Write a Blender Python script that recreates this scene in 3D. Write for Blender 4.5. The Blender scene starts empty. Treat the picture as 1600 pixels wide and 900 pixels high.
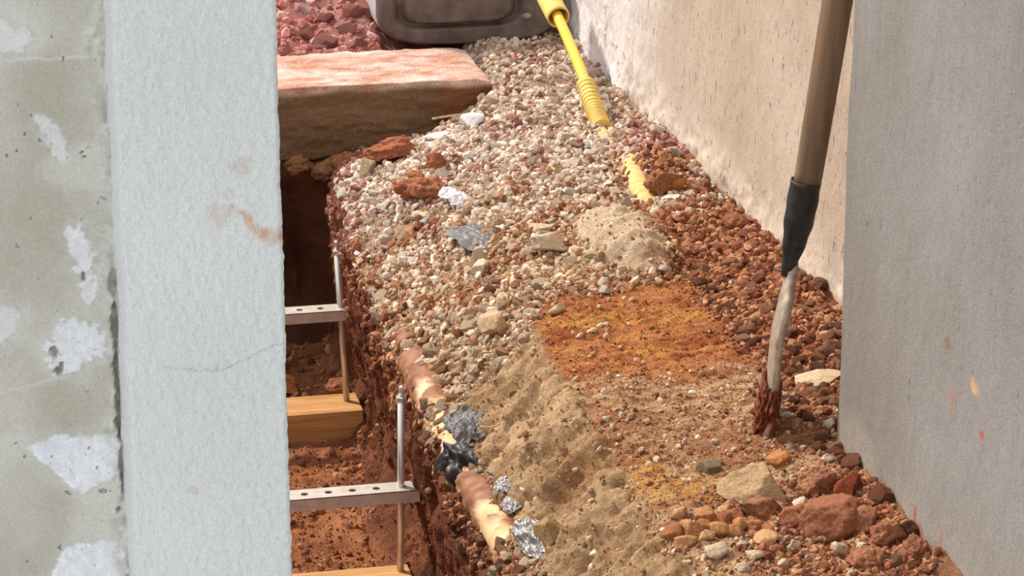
import bpy, bmesh, math, random
import numpy as np

scene = bpy.context.scene
COLL = scene.collection
random.seed(7)
RNG = np.random.default_rng(11)

# ------------------------------------------------------------------ camera
cam_data = bpy.data.cameras.new('camera')
cam_data.sensor_width = 36.0
cam_data.lens = 36.0 * 4400.0 / 1600.0
cam_data.clip_start = 0.05
cam_data.clip_end = 200
cam = bpy.data.objects.new('camera', cam_data)
cam.location = (0, 0, 1.5)
cam.rotation_euler = (math.radians(90 - 18.7), 0, math.radians(-11.9))
COLL.objects.link(cam)
scene.camera = cam

# ------------------------------------------------------------------ sky, sun, exposure
world = bpy.data.worlds.new('world')
scene.world = world
world.use_nodes = True
world.node_tree.nodes['Background'].inputs[0].default_value = (0.965, 0.985, 1.0, 1)
world.node_tree.nodes['Background'].inputs[1].default_value = 1.02
sun_data = bpy.data.lights.new('sun', 'SUN')
sun_data.energy = 4.0
sun_data.angle = math.radians(4)
sun_data.color = (1.0, 0.93, 0.83)
sun = bpy.data.objects.new('sun', sun_data)
COLL.objects.link(sun)
SUN_FROM = (-0.60, 0.55, 0.90)          # direction towards the sun: behind and to the left of the trench
from mathutils import Vector, Matrix
sun.rotation_euler = Vector(SUN_FROM).to_track_quat('Z', 'Y').to_euler()
scene.view_settings.view_transform = 'Standard'
scene.view_settings.look = 'None'
scene.view_settings.gamma = 1.0
scene.view_settings.use_curve_mapping = False
scene.view_settings.exposure = 0.10

# ------------------------------------------------------------------ numpy helpers
def lin(c):
    c = np.asarray(c, float) / 255.0
    return np.where(c <= 0.04045, c / 12.92, ((c + 0.055) / 1.055) ** 2.4)

def _hash(ix, iy, iz, seed):
    h = (ix.astype(np.uint32) * np.uint32(374761393)) ^ (iy.astype(np.uint32) * np.uint32(668265263)) \
        ^ (iz.astype(np.uint32) * np.uint32(2147483647 - 58)) ^ np.uint32((seed * 974711 + 12345) & 0xffffffff)
    h = (h ^ (h >> np.uint32(13))) * np.uint32(1274126177)
    h = (h ^ (h >> np.uint32(15))) * np.uint32(2246822519)
    h = h ^ (h >> np.uint32(16))
    return h.astype(np.float32) / np.float32(2147483648.0) - 1.0

def vnoise(P, seed=0):
    fl = np.floor(P); f = (P - fl).astype(np.float32)
    i = fl.astype(np.int64) + 100000
    f = f * f * (3 - 2 * f)
    x0, y0, z0 = i[..., 0], i[..., 1], i[..., 2]
    def H(a, b, c): return _hash(x0 + a, y0 + b, z0 + c, seed)
    fx, fy, fz = f[..., 0], f[..., 1], f[..., 2]
    a = H(0,0,0) * (1-fx) + H(1,0,0) * fx
    b = H(0,1,0) * (1-fx) + H(1,1,0) * fx
    c = H(0,0,1) * (1-fx) + H(1,0,1) * fx
    d = H(0,1,1) * (1-fx) + H(1,1,1) * fx
    return (a * (1-fy) + b * fy) * (1-fz) + (c * (1-fy) + d * fy) * fz

def fbm(P, s, octv=4, seed=0, gain=0.5):
    Q = np.asarray(P) * np.asarray(s, float) + 0.37 * seed
    t = 0; a = 1.0; n = 0
    for k in range(octv):
        t = t + a * vnoise(Q, seed * 17 + k); n += a
        Q = Q * 2.03 + 3.1; a *= gain
    return t / n

def ridged(P, s, octv=4, seed=0):
    Q = np.asarray(P) * np.asarray(s, float) + 0.61 * seed
    t = 0; a = 1.0; n = 0
    for k in range(octv):
        t = t + a * (1 - np.abs(vnoise(Q, seed * 13 + k)) * 2); n += a
        Q = Q * 2.1 + 1.7; a *= 0.5
    return t / n

def sst(a, b, x):
    t = np.clip((x - a) / (b - a), 0, 1)
    return t * t * (3 - 2 * t)

def polysd(X, Y, poly):
    """signed distance to a polygon, positive inside"""
    d = np.full(X.shape, 1e9); inside = np.zeros(X.shape, bool)
    n = len(poly)
    for i in range(n):
        ax, ay = poly[i]; bx, by = poly[(i + 1) % n]
        ex, ey = bx - ax, by - ay
        t = np.clip(((X - ax) * ex + (Y - ay) * ey) / (ex * ex + ey * ey), 0, 1)
        d = np.minimum(d, np.hypot(X - ax - t * ex, Y - ay - t * ey))
        c = ((ay > Y) != (by > Y)) & (X < ex * (Y - ay) / (by - ay + 1e-12) + ax)
        inside ^= c
    return np.where(inside, d, -d)

def mixc(A, B, t):
    return A * (1 - t[..., None]) + B * t[..., None]

# ------------------------------------------------------------------ the earth bank, swept along the trench
# profile knots (x, z) from the right wall across the bank, down the trench side, over the trench floor
STAT = [2.2, 3.0, 3.5, 3.9, 4.2, 4.6, 5.0, 5.4, 5.62, 5.80, 6.2]
KN = [
 [(1.43,.03),(1.25,.03),(1.08,.010),(.897,.000),(.815,-.075),(.768,-.128),(.738,-.180),(.745,-.33),(.765,-.46),(.720,-.53),(.66,-.55),(.05,-.55)],
 [(1.43,.03),(1.25,.03),(1.08,.010),(.897,.000),(.815,-.075),(.768,-.128),(.738,-.180),(.745,-.33),(.765,-.46),(.720,-.53),(.66,-.55),(.05,-.55)],
 [(1.43,.02),(1.25,.02),(1.08,.005),(.895,.000),(.815,-.075),(.768,-.128),(.738,-.180),(.745,-.33),(.765,-.46),(.720,-.53),(.66,-.55),(.05,-.55)],
 [(1.43,.02),(1.25,.01),(1.08,.000),(.905,.000),(.820,-.070),(.768,-.128),(.738,-.180),(.745,-.33),(.760,-.46),(.710,-.53),(.65,-.55),(.05,-.55)],
 [(1.43,.02),(1.25,.01),(1.08,.000),(.925,-.005),(.840,-.065),(.770,-.122),(.736,-.178),(.745,-.33),(.760,-.46),(.710,-.53),(.65,-.55),(.05,-.55)],
 [(1.43,.01),(1.25,.005),(1.10,.000),(.960,-.020),(.860,-.070),(.775,-.118),(.738,-.165),(.750,-.33),(.770,-.46),(.700,-.53),(.64,-.55),(.05,-.55)],
 [(1.43,.00),(1.25,.00),(1.10,-.005),(.980,-.025),(.870,-.060),(.785,-.095),(.745,-.140),(.757,-.33),(.785,-.46),(.760,-.53),(.68,-.55),(.05,-.55)],
 [(1.43,.00),(1.28,.00),(1.13,-.010),(1.01,-.040),(.910,-.075),(.830,-.100),(.785,-.150),(.785,-.33),(.800,-.46),(.775,-.53),(.68,-.55),(.05,-.55)],
 [(1.43,.00),(1.28,.00),(1.16,-.020),(1.06,-.070),(.950,-.110),(.860,-.130),(.810,-.170),(.810,-.33),(.815,-.46),(.785,-.53),(.68,-.55),(.05,-.55)],
 [(1.43,.00),(1.28,.00),(1.19,-.005),(1.12,-.080),(1.00,-.120),(.870,-.140),(.815,-.180),(.815,-.33),(.815,-.46),(.785,-.53),(.68,-.55),(.05,-.55)],
 [(1.43,.00),(1.28,.00),(1.19,-.005),(1.12,-.080),(1.00,-.120),(.870,-.140),(.815,-.180),(.815,-.33),(.815,-.46),(.785,-.53),(.68,-.55),(.05,-.55)],
]
SEG = [56, 56, 62, 42, 32, 26, 46, 38, 26, 26, 60]
ROWS = np.concatenate([np.arange(2.2, 3.0, .02), np.arange(3.0, 6.2, .0042)])

def earth():
    K = np.array(KN, float); S = np.array(STAT)
    kx = np.stack([np.interp(ROWS, S, K[:, i, 0]) for i in range(K.shape[1])], 1)
    kz = np.stack([np.interp(ROWS, S, K[:, i, 1]) for i in range(K.shape[1])], 1)
    def smooth(a, n=41):
        pad = np.pad(a, ((n//2, n//2), (0, 0)), mode='edge'); k = np.ones(n) / n
        return np.stack([np.convolve(pad[:, j], k, 'valid') for j in range(a.shape[1])], 1)
    kx = smooth(kx); kz = smooth(kz)
    px = np.concatenate([2*kx[:, :1]-kx[:, 1:2], kx, 2*kx[:, -1:]-kx[:, -2:-1]], 1)
    pz = np.concatenate([2*kz[:, :1]-kz[:, 1:2], kz, 2*kz[:, -1:]-kz[:, -2:-1]], 1)
    X = []; Z = []; U = []
    for s, n in enumerate(SEG):
        t = np.arange(n) / n
        for arr, out in ((px, X), (pz, Z)):
            a, b, c, d = arr[:, s], arr[:, s+1], arr[:, s+2], arr[:, s+3]
            out.append(.5*((2*b)[:, None] + np.outer(c-a, t) + np.outer(2*a-5*b+4*c-d, t**2) + np.outer(-a+3*b-3*c+d, t**3)))
        U.append(s + t)
    X = np.concatenate(X, 1); Z = np.concatenate(Z, 1); U = np.concatenate(U)
    Y = np.repeat(ROWS[:, None], X.shape[1], 1)
    U = np.repeat(U[None], X.shape[0], 0)
    P = np.stack([X, Y, Z], -1)
    # cement heap behind the clay ledge, brown clod beside the conduit
    r2 = ((X - 1.135) / .085) ** 2 + ((Y - 4.49) / .19) ** 2
    wob = 1 + .25 * fbm(P, 9, 2, 31)
    heap = np.clip(1.15 - np.sqrt(r2) * wob, 0, 1)
    top = U < 5.0
    P[..., 2] += np.where(top, .055 * sst(0, .75, heap), 0)
    r3 = ((X - 1.315) / .05) ** 2 + ((Y - 4.93) / .13) ** 2
    P[..., 2] += np.where(top, .035 * np.exp(-r3 * 1.2), 0)
    P[..., 2] += np.where(top, .02 * np.exp(-((X - 1.38) / .05) ** 2 - ((Y - 5.1) / .18) ** 2), 0)
    # rubble heaped along the pilaster and the wall
    P[..., 2] += np.where(top, .02 * sst(1.08, 1.25, X) * sst(3.7, 3.3, Y), 0)
    N = normals(P)
    w = 0.5 * fbm(P, 14, 3, 5)
    # ---- zones
    edge = np.interp(Y, [2.2, 3.17, 3.38, 3.59, 3.77, 3.96, 4.17, 4.35], [.90, .897, .888, .90, .905, .902, .92, .98])
    wallz = sst(5.85, 6.15, U) * sst(9.2, 8.7, U)
    floorz = sst(8.7, 9.2, U)
    bank = 1 - np.maximum(wallz, floorz)
    tan = sst(.012, -.012, X - edge - .012 * sst(3.6, 3.2, Y) - .02 * w) * sst(4.17, 4.10, Y + .9 * (.925 - X) * 0 + .16 * w) * bank
    tan *= sst(.765, .795, X + .02 * w)
    tan = np.maximum(tan, sst(.22, .40, heap + .12 * w) * sst(1.22, 1.17, X + .04*w) * bank)
    ora = sst(-.012, .012, X - edge - .02 * w) * sst(1.235, 1.17, X + .05 * w) * sst(3.80, 3.92, Y + .12 * w) * sst(4.36, 4.26, Y + .10 * w - .25*(X-1.1)) * bank
    low = sst(-.012, .012, X - edge - .02 * w) * sst(3.92, 3.82, Y + .12 * w) * bank * sst(1.24, 1.15, X + .05*w)
    red = sst(1.16, 1.24, X + .05 * w) * sst(4.75, 4.6, Y + .1*w) * bank
    red = np.maximum(red, bank * sst(3.42, 3.34, Y + .1 * w) * sst(.96, 1.02, X + .05*w))
    rub = red.copy()
    red = np.maximum(red, bank * np.exp(-r3 * .8))
    red = np.maximum(red, bank * sst(.25, .6, np.exp(-((X - .87) / .085) ** 2 - ((Y - 5.56) / .10) ** 2) + .3 * w))
    red = np.maximum(red, bank * .9 * np.exp(-((X - 1.39) / .05) ** 2 - ((Y - 5.1) / .16) ** 2))
    grav = bank * (1 - np.clip(tan + ora + low + red, 0, 1))
    # ---- relief
    D = bank * (.008 + .007 * grav) * fbm(P, 7, 3, 1)
    D += grav * (.017 * fbm(P, 18, 3, 2) + .004 * fbm(P, 60, 3, 3))
    Q = np.stack([.75 * X + .65 * P[..., 2] + .25 * Y, Y - .25 * X, -.65 * X + .75 * P[..., 2]], -1)   # along the fall, along the trench, off the slope
    D += tan * (.042 * ridged(Q, (3.0, 10, 5), 3, 4) + .026 * fbm(Q, (8, 22, 8), 4, 17, .6) + .014 * ridged(Q, (11, 32, 12), 3, 6) + .010 * fbm(P, (50, 50, 50), 3, 19, .65) - .026) * np.where(heap > .2, .45, 1.)
    D += (ora + .8 * low) * (.0060 * fbm(P, (14, 26, 5), 3, 7) + .0060 * fbm(P, (45, 75, 5), 3, 8) + .0030 * ridged(P, (60, 110, 5), 2, 18))
    D += red * (.012 * fbm(P, 22, 3, 9) + .007 * fbm(P, 70, 3, 10))
    D += wallz * (.026 * fbm(P, (9, 12, 4), 3, 11) + .015 * ridged(P, (28, 26, 11), 4, 12) + .004 * fbm(P, 90, 2, 13) - .004)
    D += floorz * (.012 * fbm(P, 9, 3, 14) + .010 * ridged(P, 26, 3, 15) + .003 * fbm(P, 100, 2, 16) - .006)
    P = P + N * D[..., None]
    N = normals(P)
    # ---- colours (what the earth itself is made of)
    n1 = fbm(P, 12, 4, 21); n2 = fbm(P, 45, 3, 22); n3 = fbm(P, (9, 60, 9), 4, 23); n4 = fbm(P, 4.5, 2, 24)
    col = np.zeros(P.shape)
    def ramp(t, a, b): return mixc(lin(a), lin(b), np.clip(t, 0, 1))
    dusty = sst(4.6, 5.3, Y)
    cg = ramp(.5 + 1.1 * n1 + .5 * n2, (146, 102, 74), (194, 166, 136))
    cg = mixc(cg, ramp(.5 + .8 * n2, (178, 152, 132), (210, 188, 168)), .75 * dusty)
    cg = mixc(cg, np.broadcast_to(lin((138, 80, 56)), cg.shape), .9 * sst(.1, .45, n4 + .5 * n1) * (1 - .6 * dusty))
    cg = mixc(cg, np.broadcast_to(lin((128, 62, 38)), cg.shape), .7 * sst(5.0, 5.7, U))
    ct = ramp(.5 + .8 * n1 + .4 * n2, (152, 120, 88), (202, 168, 130))
    ct = mixc(ct, ramp(.5 + .8 * n2, (196, 170, 142), (218, 196, 170)), sst(.1, .3, heap))
    ct = mixc(ct, np.broadcast_to(lin((150, 96, 56)), ct.shape), .55 * sst(.25, .6, n4 + .4 * n2 - .2*(heap > .2)))
    nf = fbm(P, (70, 120, 40), 3, 26)
    co = ramp(.5 + .9 * n3 + .7 * nf, (148, 80, 46), (206, 142, 88))
    yel = np.maximum.reduce([sst(1.5, .4, ((X - a) / s) ** 2 + ((Y - b) / q) ** 2 + 1.2 * n3) for a, b, s, q in
        ((1.02, 4.14, .085, .028), (1.15, 4.12, .06, .022), (1.06, 3.99, .045, .025), (.955, 3.43, .06, .055), (.93, 3.50, .03, .05))])
    co = mixc(co, np.broadcast_to(lin((206, 152, 76)), co.shape), .75 * yel * sst(-.5, .3, nf))
    cl = ramp(.5 + 1.0 * n3 + .8 * nf, (152, 98, 66), (212, 178, 138))
    cl = mixc(cl, np.broadcast_to(lin((204, 148, 70)), cl.shape), .8 * yel * sst(-.5, .3, nf))
    cl = mixc(cl, np.broadcast_to(lin((150, 86, 54)), cl.shape), .6 * sst(.1, .4, n4 + .5 * n3))
    cr = ramp(.5 + .9 * n1 + .4 * n2, (122, 72, 48), (172, 110, 74))
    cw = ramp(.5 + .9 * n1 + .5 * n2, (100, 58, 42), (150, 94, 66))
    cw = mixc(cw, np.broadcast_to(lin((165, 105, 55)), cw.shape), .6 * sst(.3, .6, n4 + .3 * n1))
    cf = ramp(.5 + .8 * n1 + .5 * n2, (138, 82, 54), (194, 130, 92))
    cf = mixc(cf, np.broadcast_to(lin((176, 108, 44)), cf.shape), .6 * sst(.2, .5, fbm(P, 7, 2, 25)))
    W = [(cg, grav), (ct, tan), (co, ora), (cl, low), (cr, red), (cw, wallz), (cf, floorz)]
    tot = sum(w_ for _, w_ in W) + 1e-6
    for c_, w_ in W: col += c_ * (w_ / tot)[..., None]
    zone = np.argmax(np.stack([w_ for _, w_ in W]), 0)
    return dict(P=P, N=N, U=U, col=col, zone=zone, grav=grav, tan=tan, ora=ora, low=low, red=red, rub=rub, wall=wallz, floor=floorz)

def normals(P):
    du = np.gradient(P, axis=1); dv = np.gradient(P, axis=0)
    n = np.cross(dv, du)
    n /= (np.linalg.norm(n, axis=-1, keepdims=True) + 1e-12)
    return n

# ------------------------------------------------------------------ mesh and material helpers
def np_mesh(name, V, F, col=None, smooth=True):
    V = np.ascontiguousarray(V, np.float32).reshape(-1, 3)
    F = np.ascontiguousarray(F, np.int32)
    me = bpy.data.meshes.new(name)
    k = F.shape[1]
    me.vertices.add(len(V)); me.vertices.foreach_set('co', V.ravel())
    me.loops.add(F.size); me.loops.foreach_set('vertex_index', F.ravel())
    me.polygons.add(len(F))
    me.polygons.foreach_set('loop_start', np.arange(0, F.size, k, dtype=np.int32))
    me.polygons.foreach_set('use_smooth', np.full(len(F), smooth, bool))
    me.update(calc_edges=True)
    if col is not None:
        at = me.color_attributes.new('Col', 'FLOAT_COLOR', 'POINT')
        c = np.ones((len(V), 4), np.float32); c[:, :3] = np.asarray(col).reshape(-1, 3)
        at.data.foreach_set('color', c.ravel())
    return me

def link(name, me, mat=None, parent=None, loc=None, rot=None):
    o = bpy.data.objects.new(name, me)
    COLL.objects.link(o)
    if mat is not None and me is not None and not me.materials: me.materials.append(mat)
    if parent: o.parent = parent
    if loc is not None: o.location = loc
    if rot is not None: o.rotation_euler = rot
    return o

def tag(o, label=None, cat=None, group=None, kind=None):
    if label: o['label'] = label
    if cat: o['category'] = cat
    if group: o['group'] = group
    if kind: o['kind'] = kind
    return o

def empty(name, loc):
    o = bpy.data.objects.new(name, None); COLL.objects.link(o); o.location = loc
    o.empty_display_size = .02
    return o

def grid_faces(r, c, flip=False):
    i = np.arange(r * c).reshape(r, c)
    f = np.stack([i[:-1, :-1], i[:-1, 1:], i[1:, 1:], i[1:, :-1]], -1).reshape(-1, 4)
    return f[:, ::-1] if flip else f

def bm_obj(name, bm, mat, parent=None, smooth=False):
    bmesh.ops.recalc_face_normals(bm, faces=bm.faces[:])
    me = bpy.data.meshes.new(name); bm.to_mesh(me); bm.free()
    if smooth:
        for p in me.polygons: p.use_smooth = True
    return link(name, me, mat, parent)

def N_(nt, typ, **kw):
    n = nt.nodes.new(typ)
    for k, v in kw.items(): setattr(n, k, v)
    return n

def base_mat(name, rough=.9, metallic=0.0, spec=.3):
    m = bpy.data.materials.new(name); m.use_nodes = True
    nt = m.node_tree; b = nt.nodes['Principled BSDF']
    b.inputs['Roughness'].default_value = rough
    b.inputs['Metallic'].default_value = metallic
    b.inputs['Specular IOR Level'].default_value = spec
    return m, nt, b

def add_bump(nt, b, layers, coords='Object', dist=.002):
    tc = N_(nt, 'ShaderNodeTexCoord')
    prev = None
    for scale, stretch, strength, detail in layers:
        mp = N_(nt, 'ShaderNodeMapping'); mp.inputs['Scale'].default_value = stretch
        nt.links.new(tc.outputs[coords], mp.inputs['Vector'])
        nz = N_(nt, 'ShaderNodeTexNoise'); nz.inputs['Scale'].default_value = scale; nz.inputs['Detail'].default_value = detail
        nz.inputs['Roughness'].default_value = .65
        nt.links.new(mp.outputs[0], nz.inputs['Vector'])
        bp = N_(nt, 'ShaderNodeBump'); bp.inputs['Strength'].default_value = strength; bp.inputs['Distance'].default_value = dist
        nt.links.new(nz.outputs['Fac'], bp.inputs['Height'])
        if prev: nt.links.new(prev.outputs[0], bp.inputs['Normal'])
        prev = bp
    nt.links.new(prev.outputs[0], b.inputs['Normal'])

def vary(nt, src, scale, lo, hi, stretch=(1, 1, 1), detail=6, coords='Object'):
    """colour times a noise that runs from lo to hi: grain of the material itself"""
    tc = N_(nt, 'ShaderNodeTexCoord'); mp = N_(nt, 'ShaderNodeMapping'); mp.inputs['Scale'].default_value = stretch
    nt.links.new(tc.outputs[coords], mp.inputs['Vector'])
    nz = N_(nt, 'ShaderNodeTexNoise'); nz.inputs['Scale'].default_value = scale; nz.inputs['Detail'].default_value = detail
    nt.links.new(mp.outputs[0], nz.inputs['Vector'])
    mr = N_(nt, 'ShaderNodeMapRange'); mr.inputs[1].default_value = .3; mr.inputs[2].default_value = .7
    mr.inputs[3].default_value = lo; mr.inputs[4].default_value = hi
    nt.links.new(nz.outputs['Fac'], mr.inputs[0])
    vm = N_(nt, 'ShaderNodeVectorMath', operation='SCALE')
    nt.links.new(src, vm.inputs[0]); nt.links.new(mr.outputs[0], vm.inputs['Scale'])
    return vm.outputs[0]

def attr_mat(name, rough=.95, grain=(260, .75, 1.2), bumps=((300, (1, 1, 1), .6, 5),), stretch=(1, 1, 1), dist=.003, spec=.15, pits=None):
    m, nt, b = base_mat(name, rough, 0, spec)
    a = N_(nt, 'ShaderNodeAttribute', attribute_name='Col')
    out = a.outputs['Color']
    if grain: out = vary(nt, out, grain[0], grain[1], grain[2], stretch)
    if pits:
        # small vertical pits left by the trowel, their shade darkened into the colour
        sc, st, lo, hi, dk, depth = pits
        tc = N_(nt, 'ShaderNodeTexCoord'); mp = N_(nt, 'ShaderNodeMapping'); mp.inputs['Scale'].default_value = st
        nt.links.new(tc.outputs['Object'], mp.inputs[0])
        nz = N_(nt, 'ShaderNodeTexNoise'); nz.inputs['Scale'].default_value = sc; nz.inputs['Detail'].default_value = 3
        nt.links.new(mp.outputs[0], nz.inputs[0])
        mr = N_(nt, 'ShaderNodeMapRange'); mr.inputs[1].default_value = lo; mr.inputs[2].default_value = hi
        nt.links.new(nz.outputs['Fac'], mr.inputs[0])
        mx = N_(nt, 'ShaderNodeMapRange'); mx.inputs[3].default_value = 1; mx.inputs[4].default_value = dk
        nt.links.new(mr.outputs[0], mx.inputs[0])
        vm = N_(nt, 'ShaderNodeVectorMath', operation='SCALE'); nt.links.new(out, vm.inputs[0]); nt.links.new(mx.outputs[0], vm.inputs['Scale']); out = vm.outputs[0]
    nt.links.new(out, b.inputs['Base Color'])
    if bumps: add_bump(nt, b, bumps, dist=dist)
    if pits:
        bp = N_(nt, 'ShaderNodeBump', invert=True); bp.inputs['Strength'].default_value = 1; bp.inputs['Distance'].default_value = depth
        nt.links.new(mr.outputs[0], bp.inputs['Height'])
        if b.inputs['Normal'].links: nt.links.new(b.inputs['Normal'].links[0].from_socket, bp.inputs['Normal'])
        nt.links.new(bp.outputs[0], b.inputs['Normal'])
    return m

def objcol_mat(name, rough=.9, grain=(120, .75, 1.2), bumps=((160, (1, 1, 1), .5, 5),), dist=.004, spec=.2):
    m, nt, b = base_mat(name, rough, 0, spec)
    oi = N_(nt, 'ShaderNodeObjectInfo')
    out = vary(nt, oi.outputs['Color'], *grain) if grain else oi.outputs['Color']
    nt.links.new(out, b.inputs['Base Color'])
    if bumps: add_bump(nt, b, bumps, dist=dist)
    return m

def flat_mat(name, c, rough=.5, metallic=0., spec=.5, grain=None, bumps=None, stretch=(1, 1, 1), dist=.002):
    m, nt, b = base_mat(name, rough, metallic, spec)
    rgb = N_(nt, 'ShaderNodeRGB'); rgb.outputs[0].default_value = (*lin(c), 1)
    out = rgb.outputs[0]
    if grain: out = vary(nt, out, grain[0], grain[1], grain[2], stretch)
    nt.links.new(out, b.inputs['Base Color'])
    if bumps: add_bump(nt, b, bumps, dist=dist)
    return m

_ICO = {}
def ico(sub):
    if sub not in _ICO:
        bm = bmesh.new(); bmesh.ops.create_icosphere(bm, subdivisions=sub, radius=1)
        bm.verts.ensure_lookup_table()
        _ICO[sub] = (np.array([v.co[:] for v in bm.verts]), np.array([[v.index for v in f.verts] for f in bm.faces]))
        bm.free()
    return _ICO[sub]

def rock_shape(sub, seed, planes=7, lo=.55, hi=.9, rough=.0, freq=3., crumb=.0):
    """unit stone: a sphere cut by random planes, then roughened"""
    V, F = ico(sub); V = V.copy(); g = np.random.default_rng(seed)
    for _ in range(planes):
        n = g.normal(size=3); n /= np.linalg.norm(n); d = g.uniform(lo, hi)
        s = np.maximum(0, V @ n - d); V -= s[:, None] * n
    if rough: V *= (1 + rough * fbm(V, freq, 3, seed % 97 + 1))[:, None]
    if crumb: V *= (1 + crumb * ridged(V, freq * 2.2, 3, seed % 89 + 3))[:, None]
    V -= (V.max(0) + V.min(0)) / 2
    V /= (V.max(0) - V.min(0)) / 2
    return V, F

def rand_rot(n, g):
    q = g.normal(size=(n, 4)); q /= np.linalg.norm(q, axis=1, keepdims=True)
    w, x, y, z = q.T
    return np.stack([np.stack([1-2*(y*y+z*z), 2*(x*y-z*w), 2*(x*z+y*w)], -1),
                     np.stack([2*(x*y+z*w), 1-2*(x*x+z*z), 2*(y*z-x*w)], -1),
                     np.stack([2*(x*z-y*w), 2*(y*z+x*w), 1-2*(x*x+y*y)], -1)], 1)

def tube_np(pts, rad, n=16, closed_ends=True, profile=None):
    """tube along a polyline; rad is a number or one value per point"""
    pts = np.asarray(pts, float); m = len(pts)
    rad = np.broadcast_to(np.asarray(rad, float), (m,))
    T = np.gradient(pts, axis=0); T /= np.linalg.norm(T, axis=1, keepdims=True)
    ref = np.array([0, 0, 1.]) if abs(T[0] @ [0, 0, 1]) < .9 else np.array([1., 0, 0])
    A = np.cross(T, ref); A /= np.linalg.norm(A, axis=1, keepdims=True); B = np.cross(T, A)
    a = np.linspace(0, 2 * np.pi, n, endpoint=False)
    V = pts[:, None] + rad[:, None, None] * (A[:, None] * np.cos(a)[None, :, None] + B[:, None] * np.sin(a)[None, :, None])
    V = V.reshape(-1, 3)
    i = np.arange(m * n).reshape(m, n); j = np.roll(i, -1, 1)
    F = np.stack([i[:-1], j[:-1], j[1:], i[1:]], -1).reshape(-1, 4)
    if closed_ends:
        V = np.vstack([V, pts[:1], pts[-1:]]); c0, c1 = m * n, m * n + 1
        F = np.vstack([F, np.stack([np.full(n, c0), i[0], j[0], np.full(n, c0)], -1)[:, [0, 2, 1, 3]], np.stack([np.full(n, c1), i[-1], j[-1], np.full(n, c1)], -1)])
    return V, F

def poly_mesh(name, V, F, smooth=True):
    """like np_mesh, dropping doubled corners (quads that are triangles)"""
    me = bpy.data.meshes.new(name)
    faces = []
    for f in F.tolist():
        g = []
        for q in f:
            if q not in g: g.append(q)
        if len(g) > 2: faces.append(g)
    me.from_pydata(np.asarray(V).tolist(), [], faces)
    me.polygons.foreach_set('use_smooth', np.full(len(faces), smooth, bool))
    me.update()
    return me

def curve_pts(ctrl, n):
    c = np.asarray(ctrl, float); m = len(c)
    p = np.vstack([2*c[0]-c[1], c, 2*c[-1]-c[-2]])
    out = []
    for s in np.linspace(0, m - 1 - 1e-6, n):
        k = int(s); t = s - k; a, b, d, e = p[k], p[k+1], p[k+2], p[k+3]
        out.append(.5*(2*b + (d-a)*t + (2*a-5*b+4*d-e)*t*t + (-a+3*b-3*d+e)*t**3))
    return np.array(out)

def bevel_box(name, x0, x1, y0, y1, z0, z1, mat, bev=.003, parent=None, seg=2):
    bm = bmesh.new(); bmesh.ops.create_cube(bm, size=1)
    for v in bm.verts:
        v.co = Vector(((x0+x1)/2 + v.co.x*(x1-x0), (y0+y1)/2 + v.co.y*(y1-y0), (z0+z1)/2 + v.co.z*(z1-z0)))
    bmesh.ops.bevel(bm, geom=bm.edges[:], offset=bev, segments=seg, affect='EDGES', profile=.6)
    return bm_obj(name, bm, mat, parent)

# ------------------------------------------------------------------ materials
M_EARTH = attr_mat('crumbly_earth', grain=(330, .62, 1.32), bumps=((180, (1, 1, 1), .8, 8), (600, (1, 1, 1), .6, 3)), dist=.006)
M_MORTAR = attr_mat('dry_mortar', grain=(260, .72, 1.24), bumps=((140, (1, 1, 1), .95, 8), (600, (1, 1, 1), .4, 3)), dist=.005)
M_PEBBLE = attr_mat('loose_gravel', grain=(420, .75, 1.18), bumps=((400, (1, 1, 1), .5, 4),), dist=.003)
M_STONE = objcol_mat('stone', grain=(240, .7, 1.2), bumps=((140, (1, 1, 1), .7, 8),), dist=.005)
M_CLOD = objcol_mat('clay_clod', grain=(190, .62, 1.3), bumps=((150, (1, 1, 1), .9, 8),), dist=.007)
M_PLASTER = attr_mat('cement_plaster', grain=(300, .84, 1.10), stretch=(1, 1, .5), bumps=((110, (1, 1, .3), .5, 5), (420, (1, 1, .5), .5, 4)), dist=.004, pits=(95, (1, 1, .38), .63, .75, .62, .003))
M_PILASTER = attr_mat('grey_cement', grain=(300, .84, 1.10), stretch=(1, 1, .5), bumps=((110, (1, 1, .35), .22, 5), (420, (1, 1, .7), .5, 4)), dist=.004, pits=(95, (1, 1, .30), .70, .80, .80, .002))
M_WHITE = attr_mat('white_stipple', grain=(650, .93, 1.05), stretch=(1, 1, .6), bumps=((520, (1, 1, .5), .75, 3), (1500, (1, 1, .7), .5, 2)), dist=.003, rough=.7, spec=.25)
M_RAW = attr_mat('raw_concrete', grain=(420, .90, 1.07), bumps=((130, (1, 1, 1), .4, 7), (900, (1, 1, 1), .4, 3)), dist=.003, pits=(120, (1, 1, .8), .70, .76, .75, .003))

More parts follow.
